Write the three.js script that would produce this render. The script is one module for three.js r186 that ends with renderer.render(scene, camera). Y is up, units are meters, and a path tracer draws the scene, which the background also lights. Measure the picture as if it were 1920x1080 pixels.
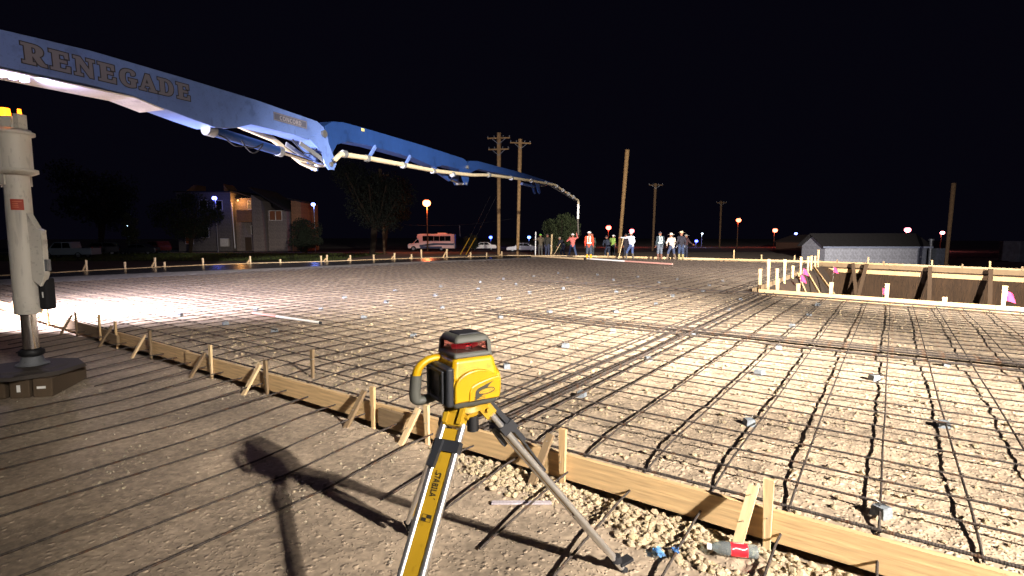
import * as THREE from 'three';
import { mergeGeometries } from 'three/addons/utils/BufferGeometryUtils.js';
import { RoundedBoxGeometry } from 'three/addons/geometries/RoundedBoxGeometry.js';

// ---------------------------------------------------------------- camera, sky, moon, exposure, site flood lights
const scene = new THREE.Scene();
const camera = new THREE.PerspectiveCamera(56.73, 1024 / 576, 0.05, 1500);
camera.position.set(0, 1.6, 0);
camera.rotation.x = -THREE.MathUtils.degToRad(5.54);
const renderer = new THREE.WebGLRenderer({ antialias: true });
renderer.setSize(1024, 576);
renderer.toneMapping = THREE.LinearToneMapping;
renderer.toneMappingExposure = 1;
renderer.shadowMap.enabled = true;
{ // night sky: clear, almost black, a little navy from the town's glow
  const w = 64, h = 32, d = new Float32Array(w * h * 4);
  for (let j = 0; j < h; j++) for (let i = 0; i < w; i++) d.set([0.0016, 0.0014, 0.0036, 1], (j * w + i) * 4);
  const t = new THREE.DataTexture(d, w, h, THREE.RGBAFormat, THREE.FloatType);
  t.mapping = THREE.EquirectangularReflectionMapping; t.magFilter = THREE.LinearFilter; t.needsUpdate = true;
  scene.background = t; scene.environment = t;
}
const moon = new THREE.DirectionalLight(0xc8d4ff, 0.012);
moon.position.set(-60, 90, 20); moon.castShadow = true;
Object.assign(moon.shadow.camera, { left: -60, right: 60, top: 60, bottom: -60, far: 300 });
scene.add(moon, moon.target);
const V = (x, y, z) => new THREE.Vector3(x, y, z);
function spot(color, cd, from, to, half, penumbra, radius, parent = scene) {
  const s = new THREE.SpotLight(color, cd, 0, THREE.MathUtils.degToRad(half), penumbra, 2);
  s.position.copy(from); s.target.position.copy(to); s.castShadow = true; s.shadow.radius = radius; s.shadow.mapSize.set(2048, 2048);
  parent.add(s, s.target); return s;
}
function bulb(color, cd, at, radius, parent = scene) {
  const p = new THREE.PointLight(color, cd, 0, 2); p.position.copy(at); p.castShadow = true; p.shadow.radius = radius; parent.add(p); return p;
}
// four heads of the towable light tower that stands behind the camera to the right: position, aim, candela, half angle, penumbra
const TOWER = [8.3, 0, 6.9];
const HEADS = [
  { at: V(7.75, 6.5, 6.75), to: V(1.5, 0, -6), cd: 2550, half: 22, pen: 0.95 },
  { at: V(8.15, 6.5, 6.62), to: V(6.0, 0, -12.5), cd: 2500, half: 21, pen: 0.95 },
  { at: V(8.55, 6.5, 6.62), to: V(-3, 0, -20), cd: 9000, half: 17, pen: 0.95 },
  { at: V(8.95, 6.5, 6.75), to: V(17, 0.5, -43), cd: 17000, half: 23, pen: 0.95 },
  { at: V(8.35, 6.72, 6.6), to: V(-4, 2, -9), cd: 330, half: 62, pen: 1 },
];
const TOWER_COLOR = new THREE.Color(1.0, 0.905, 0.81);
for (const h of HEADS) spot(TOWER_COLOR, h.cd, h.at, h.to, h.half, h.pen, 7);

// ---------------------------------------------------------------- helpers
let seed = 20;
const R = () => { seed = (seed + 0x6d2b79f5) | 0; let t = Math.imul(seed ^ (seed >>> 15), 1 | seed); t = (t + Math.imul(t ^ (t >>> 7), 61 | t)) ^ t; return ((t ^ (t >>> 14)) >>> 0) / 4294967296; };
const rr = (a, b) => a + (b - a) * R();
const clamp = (x, a = 0, b = 1) => Math.max(a, Math.min(b, x));
const sm = (a, b, x) => { const t = clamp((x - a) / (b - a)); return t * t * (3 - 2 * t); };
const lerp = (a, b, t) => a + (b - a) * t;
const hash = (i, j, s = 0) => { let h = Math.imul(i | 0, 374761393) ^ Math.imul(j | 0, 668265263) ^ Math.imul(s + 1, 1442695041); h = Math.imul(h ^ (h >>> 13), 1274126177); return ((h ^ (h >>> 16)) >>> 0) / 4294967296; };
function noise(x, y, s = 0, per = 0) {
  const i = Math.floor(x), j = Math.floor(y), fx = x - i, fy = y - j, ux = fx * fx * (3 - 2 * fx), uy = fy * fy * (3 - 2 * fy);
  const w = per ? (k) => ((k % per) + per) % per : (k) => k;
  const a = hash(w(i), w(j), s), b = hash(w(i + 1), w(j), s), c = hash(w(i), w(j + 1), s), d = hash(w(i + 1), w(j + 1), s);
  return a + (b - a) * ux + (c - a) * uy + (a - b - c + d) * ux * uy;
}
function fbm(x, y, o = 4, s = 0, per = 0) { let v = 0, a = 0.5, n = 0; for (let k = 0; k < o; k++) { v += a * noise(x, y, s + k, per); n += a; x *= 2; y *= 2; per *= 2; a *= 0.5; } return v / n; }

// slab axes: u runs away to the right along the long bars, v runs away to the left along the near form
const AZ = THREE.MathUtils.degToRad(35.438), D1 = [Math.sin(AZ), -Math.cos(AZ)], D2 = [-Math.cos(AZ), -Math.sin(AZ)], TURN = Math.PI / 2 - AZ;
const bend = (u, v) => u - (u < 10 ? 0 : u < 15 ? 0.19 * (u - 10) / 5 : u < 31 ? lerp(0.19, 0.45, (u - 15) / 16) : 0.45) * clamp(2.9 - v, 0, 12);   // the slab's far lines run a little askew on the right
const G = (u, v, y = 0) => { u = bend(u, v); return V(u * D1[0] + v * D2[0], y, u * D1[1] + v * D2[1]); };
const uvOf = (x, z) => [x * D1[0] + z * D1[1], x * D2[0] + z * D2[1]];
function groundH(u, v) {
  const out = Math.max(u - 35.5, v - 28.2, 0);
  return -0.75 * sm(0.5, 16, out) - 0.85 * sm(36, 44, u) * sm(12, -2, v);
}
const groundAt = (x, z) => groundH(...uvOf(x, z));

const names = new Map();
const numbered = (n) => { const k = names.get(n) ?? 0; names.set(n, k + 1); return k ? n + '_' + String(k).padStart(3, '0') : n; };
function tag(o, label, category, group, kind) { o.userData.label = label; o.userData.category = category; if (group) o.userData.group = group; if (kind) o.userData.kind = kind; return o; }
function thing(name, label, category, at = [0, 0, 0], turn = 0, group) {
  const o = new THREE.Group(); o.name = numbered(name); o.position.set(at[0], at[1], at[2]); o.rotation.y = turn; scene.add(o);
  return tag(o, label, category, group);
}
function merge(gs) {
  if (!Array.isArray(gs)) return gs;
  if (gs.length === 1) return gs[0];
  const col = gs.every((g) => g.attributes.color);
  return mergeGeometries(gs.map((g) => {
    const q = g.index ? g.toNonIndexed() : g.clone();
    for (const k of Object.keys(q.attributes)) if (!['position', 'normal', 'uv'].includes(k) && !(col && k === 'color')) q.deleteAttribute(k);
    if (!q.attributes.uv) q.setAttribute('uv', new THREE.BufferAttribute(new Float32Array(q.attributes.position.count * 2), 2));
    q.clearGroups(); return q;
  }));
}
function part(name, gs, mat, parent) {
  const m = new THREE.Mesh(merge(gs), mat); m.name = parent === scene ? numbered(name) : name; m.castShadow = m.receiveShadow = true; parent.add(m); return m;
}
function struct(name, g, mat) { const m = part(name, g, mat, scene); m.userData.kind = 'structure'; return m; }
function copy(o, at, turn, label) { const c = o.clone(); c.name = numbered(o.name.replace(/_\d{3}$/, '')); c.position.set(...at); c.rotation.y = turn; c.userData = { ...o.userData }; if (label) c.userData.label = label; scene.add(c); return c; }

// box with uv in metres; its length lies along x
function box(w, h, d, x = 0, y = 0, z = 0, shift = true) {
  const g = new THREE.BoxGeometry(w, h, d), uv = g.attributes.uv, s = [[d, h], [d, h], [w, d], [w, d], [w, h], [w, h]], o = shift ? [R() * 5, R() * 5] : [0, 0];
  for (let i = 0; i < 24; i++) uv.setXY(i, uv.getX(i) * s[i >> 2][0] + o[0], uv.getY(i) * s[i >> 2][1] + o[1]);
  return g.translate(x, y, z);
}
const rbox = (w, h, d, r, x = 0, y = 0, z = 0, seg = 2) => new RoundedBoxGeometry(w, h, d, seg, r).translate(x, y, z);
const cyl = (r0, r1, h, x = 0, y = 0, z = 0, n = 16, open = false) => new THREE.CylinderGeometry(r1, r0, h, n, 1, open).translate(x, y + h / 2, z);   // r0 below, r1 above, base at y
function place(g, a, b, up = V(0, 1, 0)) { // turns a piece whose length is x into the line from a to b
  const x = b.clone().sub(a).normalize(), z = V(0, 0, 0).crossVectors(x, up).normalize(), y = V(0, 0, 0).crossVectors(z, x);
  return g.applyMatrix4(new THREE.Matrix4().makeBasis(x, y, z).setPosition(a.clone().add(b).multiplyScalar(0.5)));
}
const beam = (a, b, h, t, up) => place(box(a.distanceTo(b), h, t), a, b, up);
const rod = (a, b, r0, r1 = r0, n = 10) => place(new THREE.CylinderGeometry(r0, r1, a.distanceTo(b), n).rotateZ(Math.PI / 2), a, b, Math.abs(b.y - a.y) > 0.95 * a.distanceTo(b) ? V(0.3, 0, 1) : V(0, 1, 0));   // r1 at a
const tube = (pts, r, n = 6, seg = 24) => new THREE.TubeGeometry(new THREE.CatmullRomCurve3(pts), seg, r, n);
// cheap tube along given points (no smoothing), with ends
function wire(pts, r, n = 6) {
  const pos = [], nor = [], uv = [], idx = []; let len = 0;
  pts.forEach((p, i) => {
    const t = pts[Math.min(i + 1, pts.length - 1)].clone().sub(pts[Math.max(i - 1, 0)]).normalize();
    const s = V(0, 0, 0).crossVectors(t, Math.abs(t.y) > 0.9 ? V(1, 0, 0) : V(0, 1, 0)).normalize(), q = V(0, 0, 0).crossVectors(s, t);
    if (i) len += p.distanceTo(pts[i - 1]);
    for (let k = 0; k <= n; k++) { const a = k / n * Math.PI * 2, d = s.clone().multiplyScalar(Math.cos(a)).addScaledVector(q, Math.sin(a)); nor.push(d.x, d.y, d.z); pos.push(p.x + d.x * r, p.y + d.y * r, p.z + d.z * r); uv.push(len, k / n * 0.04); }
  });
  const m = n + 1;
  for (let i = 0; i < pts.length - 1; i++) for (let k = 0; k < n; k++) { const a = i * m + k, b = a + m; idx.push(a, b, a + 1, b, b + 1, a + 1); }
  for (const e of [0, pts.length - 1]) for (let k = 1; k < n - 1; k++) idx.push(e * m, e * m + (e ? k + 1 : k), e * m + (e ? k : k + 1));
  const g = new THREE.BufferGeometry();
  g.setAttribute('position', new THREE.Float32BufferAttribute(pos, 3)); g.setAttribute('normal', new THREE.Float32BufferAttribute(nor, 3)); g.setAttribute('uv', new THREE.Float32BufferAttribute(uv, 2)); g.setIndex(idx);
  return g;
}
const lathe = (pts, n = 24) => new THREE.LatheGeometry(pts.map((p) => new THREE.Vector2(p[0], p[1])), n);
// outline in (x, y), pushed out along z, middle at z = 0
function slab(pts, depth, bevel = 0) {
  const s = new THREE.Shape(pts.map((p) => new THREE.Vector2(p[0], p[1])));
  return new THREE.ExtrudeGeometry(s, { depth: depth - 2 * bevel, bevelEnabled: bevel > 0, bevelSize: bevel, bevelThickness: bevel, bevelSegments: 2, bevelOffset: -bevel, curveSegments: 8 }).translate(0, 0, -depth / 2 + bevel);
}
// sheet over given u and v lines; f gives the point
function sheet(us, vs, f, uvs = 1, keep) {
  const pos = [], uv = [], idx = [], m = vs.length;
  for (const u of us) for (const v of vs) { const p = f(u, v); pos.push(p.x, p.y, p.z); uv.push(p.x * uvs, p.z * uvs); }
  for (let i = 0; i < us.length - 1; i++) for (let j = 0; j < m - 1; j++) { if (keep && !keep((us[i] + us[i + 1]) / 2, (vs[j] + vs[j + 1]) / 2)) continue; const a = i * m + j, b = a + m; idx.push(a, b, a + 1, b, b + 1, a + 1); }
  const g = new THREE.BufferGeometry();
  g.setAttribute('position', new THREE.Float32BufferAttribute(pos, 3)); g.setAttribute('uv', new THREE.Float32BufferAttribute(uv, 2)); g.setIndex(idx); g.computeVertexNormals();
  if (g.attributes.normal.getY(0) < 0) { for (let k = 0; k < idx.length; k += 3) [idx[k], idx[k + 1]] = [idx[k + 1], idx[k]]; g.setIndex(idx); g.computeVertexNormals(); }
  return g;
}
const run = (...seg) => { const o = []; for (const [a, b, s] of seg) { const n = Math.max(1, Math.round((b - a) / s)); for (let i = o.length ? 1 : 0; i <= n; i++) o.push(a + (b - a) * i / n); } return o; };

// ---------------------------------------------------------------- textures and materials
function tex(n, f, srgb = true, metres = 1) { // f(x, y) in 0..1 gives [r, g, b] 0..1
  const d = new Uint8Array(n * n * 4);
  for (let j = 0; j < n; j++) for (let i = 0; i < n; i++) { const c = f(i / n, j / n); d.set([clamp(c[0]) * 255, clamp(c[1]) * 255, clamp(c[2]) * 255, 255], (j * n + i) * 4); }
  const t = new THREE.DataTexture(d, n, n); t.wrapS = t.wrapT = THREE.RepeatWrapping; t.magFilter = THREE.LinearFilter; if (srgb) t.colorSpace = THREE.SRGBColorSpace; t.repeat.set(1 / metres, 1 / metres); t.needsUpdate = true; return t;
}
const cells = (x, y, per, s) => { const i = Math.floor(x), j = Math.floor(y); let b = 9, id = 0; for (let a = -1; a < 2; a++) for (let c = -1; c < 2; c++) { const p = ((i + a) % per + per) % per, q = ((j + c) % per + per) % per, dx = i + a + hash(p, q, s) - x, dy = j + c + hash(p, q, s + 7) - y, d = dx * dx + dy * dy; if (d < b) { b = d; id = hash(p, q, s + 3); } } return [Math.sqrt(b), id]; };
function dirtMaps(tone, stones, s) {
  const n = 1024, H = new Float32Array(n * n), C = [];
  for (let j = 0; j < n; j++) for (let i = 0; i < n; i++) {
    const x = i / n, y = j / n, big = fbm(x * 5, y * 5, 4, s, 5), fine = fbm(x * 90, y * 90, 3, s + 9, 90);
    const [d1, i1] = cells(x * 70, y * 70, 70, s), [d2, i2] = cells(x * 170, y * 170, 170, s + 5);
    const st1 = i1 < stones ? clamp(1 - d1 * 2.6) : 0, st2 = i2 < stones * 1.4 ? clamp(1 - d2 * 2.4) : 0;
    H[j * n + i] = 0.35 * big + 0.22 * fine + 0.75 * Math.sqrt(st1) * (0.4 + i1 / stones * 0.6) + 0.35 * Math.sqrt(st2);
    const k = 0.74 + 0.34 * (big - 0.5) + 0.3 * (fine - 0.5) + (st1 > 0 ? 0.16 * (i1 / stones) : 0) + (st2 > 0 ? 0.1 * (i2 / stones) - 0.03 : 0);
    C.push(k);
  }
  const map = tex(n, (x, y) => { const k = C[Math.round(y * n) * n + Math.round(x * n)]; return [tone[0] * k, tone[1] * k, tone[2] * k]; }, true, 2.6);
  const bump = tex(n, (x, y) => { const h = H[Math.round(y * n) * n + Math.round(x * n)]; return [h, h, h]; }, false, 2.6);
  return { map, bumpMap: bump };
}
const std = (o) => new THREE.MeshStandardMaterial(o), phys = (o) => new THREE.MeshPhysicalMaterial(o);
const bedMaps = dirtMaps([0.92, 0.845, 0.74], 0.3, 11), outMaps = dirtMaps([0.86, 0.795, 0.715], 0.16, 41);
const woodTex = tex(512, (x, y) => { const g = fbm(x * 4, y * 46, 4, 3, 4) , ring = 0.5 + 0.5 * Math.sin((y * 22 + 2.2 * fbm(x * 3, y * 4, 3, 8, 3)) * Math.PI * 2), k = 0.88 + 0.2 * (g - 0.5) + 0.045 * (ring - 0.5), [kd, ki] = cells(x * 3, y * 9, 3, 5), kn = ki < 0.12 ? clamp(1 - kd * 5) : 0; return [0.92 * k - 0.3 * kn, 0.84 * k - 0.36 * kn, 0.7 * k - 0.32 * kn]; }, true, 0.8);
const woodBump = tex(512, (x, y) => { const g = fbm(x * 6, y * 90, 3, 3, 6); return [g, g, g]; }, false, 0.8);
const speck = tex(512, (x, y) => { const k = 0.8 + 0.3 * (fbm(x * 9, y * 9, 4, 2, 9) - 0.5) + 0.2 * (fbm(x * 120, y * 120, 2, 7, 120) - 0.5); return [k, k, k]; }, true, 1);
const rustTex = tex(512, (x, y) => { const a = fbm(x * 8, y * 8, 5, 5, 8), b = fbm(x * 60, y * 60, 2, 9, 60), r = sm(0.45, 0.62, a); const k = 0.8 + 0.5 * (b - 0.5); return [lerp(0.33, 0.4, r) * k, lerp(0.3, 0.28, r) * k, lerp(0.28, 0.2, r) * k]; }, true, 0.5);
const ribTex = tex(256, (x) => { const k = Math.abs(((x * 40) % 1) - 0.5) < 0.2 ? 1 : 0; return [k, k, k]; }, false, 0.5);
const smudge = tex(512, (x, y) => { const a = fbm(x * 5, y * 5, 5, 14, 5), s = sm(0.58, 0.8, fbm(x * 14, y * 9, 4, 22, 14)), sp = sm(0.7, 0.78, fbm(x * 70, y * 70, 2, 27, 70)), k = 0.92 + 0.16 * (a - 0.5) - 0.1 * s - 0.07 * sp; return [k, k, k * 0.99]; }, true, 1.6);
const M = {
  bed: std({ color: 0xe9e3dc, ...bedMaps, bumpScale: 0.014, roughness: 0.97 }),
  out: std({ color: 0xe8e1d6, ...outMaps, bumpScale: 0.013, roughness: 0.97 }),
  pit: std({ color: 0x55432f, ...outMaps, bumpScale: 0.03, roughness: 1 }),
  rebar: phys({ color: 0xffffff, map: rustTex, bumpMap: ribTex, bumpScale: 0.0012, roughness: 0.82, metalness: 0.0, specularIntensity: 0.4 }),
  wood: std({ color: 0xf4e2c6, map: woodTex, bumpMap: woodBump, bumpScale: 0.0015, roughness: 0.85 }),
  woodPale: std({ color: 0xfff5e2, map: woodTex, bumpMap: woodBump, bumpScale: 0.0015, roughness: 0.85 }),
  woodGrey: std({ color: 0x9c9184, map: woodTex, bumpMap: woodBump, bumpScale: 0.002, roughness: 0.9 }),
  woodDark: std({ color: 0x574a40, map: woodTex, bumpMap: woodBump, bumpScale: 0.002, roughness: 0.9 }),
  cribbing: std({ color: 0x6f6660, map: woodTex, bumpMap: woodBump, bumpScale: 0.003, roughness: 0.9 }),
  concreteBlock: std({ color: 0x9ca6ae, map: speck, roughness: 0.95 }),
  rough: std({ color: 0xbab4b0, map: speck, bumpMap: bedMaps.bumpMap, bumpScale: 0.03, roughness: 0.6 }),
  wet: phys({ color: 0x5c5a5c, map: speck, roughness: 0.24, specularIntensity: 1 }),
  steel: std({ color: 0x9a9a98, roughness: 0.4, metalness: 0.8 }),
  chrome: std({ color: 0xe6e8ee, roughness: 0.08, metalness: 1 }),
  alu: std({ color: 0xd4d6d8, roughness: 0.32, metalness: 0.9 }),
  yellow: phys({ color: 0xc49a0a, roughness: 0.38, map: smudge }),
  legYellow: phys({ color: 0xb08c1c, roughness: 0.5, map: smudge }),
  greyPlastic: std({ color: 0x4a4b45, roughness: 0.6 }),
  darkPlastic: std({ color: 0x23252a, roughness: 0.5 }),
  black: std({ color: 0x101114, roughness: 0.6 }),
  rubber: std({ color: 0x15151a, roughness: 0.85 }),
  boomPaint: phys({ color: 0x6480c6, map: smudge, roughness: 0.45 }),
  boomBlue: phys({ color: 0x203e78, map: smudge, roughness: 0.42 }),
  truckWhite: phys({ color: 0xe4dfd6, map: smudge, roughness: 0.5 }),
  pipe: std({ color: 0xcdbfa2, map: smudge, roughness: 0.6 }),
  white: std({ color: 0xeeeeea, roughness: 0.6 }),
  galv: std({ color: 0x8f939a, map: smudge, roughness: 0.5, metalness: 0.5 }),
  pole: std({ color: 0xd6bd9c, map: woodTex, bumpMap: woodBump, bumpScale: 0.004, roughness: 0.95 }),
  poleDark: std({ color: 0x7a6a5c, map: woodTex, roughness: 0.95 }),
  skin: std({ color: 0xa8745a, roughness: 0.7 }),
  bark: std({ color: 0x3a322b, map: woodTex, roughness: 1 }),
  tyre: std({ color: 0x121214, roughness: 0.9 }),
  glassDark: phys({ color: 0x0a0d12, roughness: 0.06 }),
};
const glow = (hex, k) => std({ color: 0x111111, emissive: hex, emissiveIntensity: k, roughness: 0.5 });
function canvasTex(w, h, draw) { const c = document.createElement('canvas'); c.width = w; c.height = h; draw(c.getContext('2d'), w, h); const t = new THREE.CanvasTexture(c); t.colorSpace = THREE.SRGBColorSpace; t.magFilter = THREE.LinearFilter; return t; }
const printed = (w, h, draw, rough = 0.6) => std({ map: canvasTex(w, h, draw), transparent: true, alphaTest: 0.4, roughness: rough });

// ---------------------------------------------------------------- the setting: ground, slab bed, pit, fresh concrete
const inPit = (u, v, e = 0) => u > 15.2 - e && u < 31 + e && v < 2.9 + e && v > -12 - e;
const rubble = (u, v) => clamp(sm(2.4, 2.8, u) * (0.35 * sm(2.6, 1.7, v) + 0.4 * sm(4.6, 3.6, v)) + 1.1 * Math.exp(-((u - 2.62) ** 2 / 0.03 + (v - 0.75) ** 2 / 0.12)) + 0.9 * Math.exp(-((u - 2.72) ** 2 / 0.02 + (v - 1.95) ** 2 / 0.1)), 0, 1.2);
function outerH(u, v) {
  if (inPit(u, v, 0.3)) return -2.3;
  if (u > 2.97 && u < 36 && v > -16 && v < 28) return -0.07;
  let y = groundH(u, v);
  if (u < 4 && u > -4 && Math.abs(v) < 14) {
    const k = sm(-4, -1, u) * sm(14, 9, Math.abs(v)), rb = rubble(u, v);
    y += k * (0.012 * (fbm(u * 1.3, v * 1.3, 3, 1) - 0.5) + (0.006 + 0.05 * rb) * (fbm(u * 9, v * 9, 3, 5) - 0.5) + (0.004 + 0.03 * rb) * (fbm(u * 26, v * 26, 2, 6) - 0.5) + 0.02 * rb);
    y -= 0.05 * sm(2.82, 2.93, u);
  }
  return y;
}
{
  const us = run([-420, -60, 60], [-60, -12, 8], [-12, -1.6, 1.3], [-1.6, 1, 0.06], [1, 2.96, 0.022], [2.96, 3.02, 0.03], [3.02, 14.7, 2.4], [14.7, 15.1, 0.2], [15.1, 31.1, 4], [31.1, 31.5, 0.2], [31.5, 60, 1.5], [60, 120, 12], [120, 520, 80]);
  const vs = run([-420, -60, 60], [-60, -12.5, 6], [-12.5, -12.1, 0.2], [-12.1, -2, 1], [-2, 5, 0.022], [5, 10, 0.05], [10, 30, 1], [30, 60, 3], [60, 120, 12], [120, 520, 80]).flatMap((v) => (Math.abs(v - 3) < 0.011 ? [v, 3.25] : [v])).sort((a, b) => a - b).filter((v, i, a) => !i || v - a[i - 1] > 0.004);
  struct('ground', sheet(us, vs, (u, v) => G(u, v, outerH(u, v))), M.out);
}
const trench = (u, v) => Math.max(sm(0.45, 0.15, Math.abs(v - 2.57)) * sm(15, 14, u), sm(0.4, 0.12, Math.abs(u - 8.12)) * sm(7, 5.5, v));
function bedH(u, v) {
  const far = sm(16, 9, Math.hypot(u, v));
  return 0.092 + 0.03 * (fbm(u * 0.5, v * 0.5, 2, 31) - 0.5) + (0.012 + 0.016 * far) * (fbm(u * 5, v * 5, 3, 32) - 0.5) + 0.016 * far * (fbm(u * 17, v * 17, 3, 33) - 0.5) + 0.01 * far * Math.max(0, fbm(u * 40, v * 40, 2, 35) - 0.55) - 0.035 * trench(u, v);
}
{
  const us = run([2.965, 7, 0.028], [7, 11, 0.06], [11, 15.2, 0.12], [15.2, 31, 0.25], [31, 33.8, 0.3]);
  const vs = run([-12, -2.2, 0.4], [-2.2, 2.9, 0.028], [2.9, 6, 0.03], [6, 10, 0.07], [10, 22.6, 0.16]);
  const g = [sheet(us, vs, (u, v) => G(u, v, bedH(u, v)), 1, (u, v) => !inPit(u, v))];
  g.push(sheet([0, 1], run([-12, 22.6, 0.15]), (t, v) => t ? G(3.2, v, -0.2) : G(2.965, v, bedH(2.965, v))));   // crumbling underside behind the form
  struct('slab_bed', g, M.bed);
}
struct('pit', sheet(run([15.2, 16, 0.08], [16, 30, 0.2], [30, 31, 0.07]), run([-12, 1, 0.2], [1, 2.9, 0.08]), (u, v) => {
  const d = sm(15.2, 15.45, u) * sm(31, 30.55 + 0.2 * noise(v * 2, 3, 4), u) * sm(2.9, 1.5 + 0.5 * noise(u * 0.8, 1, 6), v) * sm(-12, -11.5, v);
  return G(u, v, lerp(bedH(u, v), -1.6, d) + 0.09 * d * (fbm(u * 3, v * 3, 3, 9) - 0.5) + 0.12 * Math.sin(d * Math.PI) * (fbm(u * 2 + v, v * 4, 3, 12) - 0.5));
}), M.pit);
const poly = (pts) => (u) => { let i = 0; while (i < pts.length - 2 && u > pts[i + 1][0]) i++; const [a, b] = [pts[i], pts[i + 1]]; return lerp(a[1], b[1], (u - a[0]) / (b[0] - a[0])); };
const edgeV = poly([[3, 22.3], [5.3, 22.3], [8.4, 21.8], [13.7, 21.2], [20, 20.7], [26.9, 19.6], [30, 19.2], [33.8, 18.6]]);
const smoothV = poly([[3, 24], [5.9, 23.9], [9.1, 23.5], [14.2, 22.4], [20, 21.9], [22.6, 21.7], [26.2, 20.3], [33.8, 19.2]]);
const LEFTFORM = [[3.0, 26.0], [5.6, 26.4], [8.0, 27.1], [10.5, 27.6], [12.7, 27.8], [14.9, 27.5], [18.3, 26.2], [20.1, 25.9], [23.0, 25.4], [26.8, 24.4], [29.4, 23.2], [32.0, 23.2]];
const formV = poly(LEFTFORM);
{
  const us = run([3, 33.8, 0.2]);
  struct('rough_concrete', sheet(us, run([0, 1, 0.06]), (u, t) => G(u, lerp(edgeV(u) + 0.5 * (fbm(u * 1.2, 2, 3, 3) - 0.5), smoothV(u) + 0.1, t), lerp(0.06, 0.176, Math.sqrt(t)) + 0.06 * (1 - t) * (fbm(u * 4, t * 9, 3, 8) - 0.4))), M.rough);
  struct('fresh_concrete', sheet(us, run([0, 1, 0.125]), (u, t) => G(u, lerp(smoothV(u), formV(u) - 0.03, t), 0.18)), M.wet);
}

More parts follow.
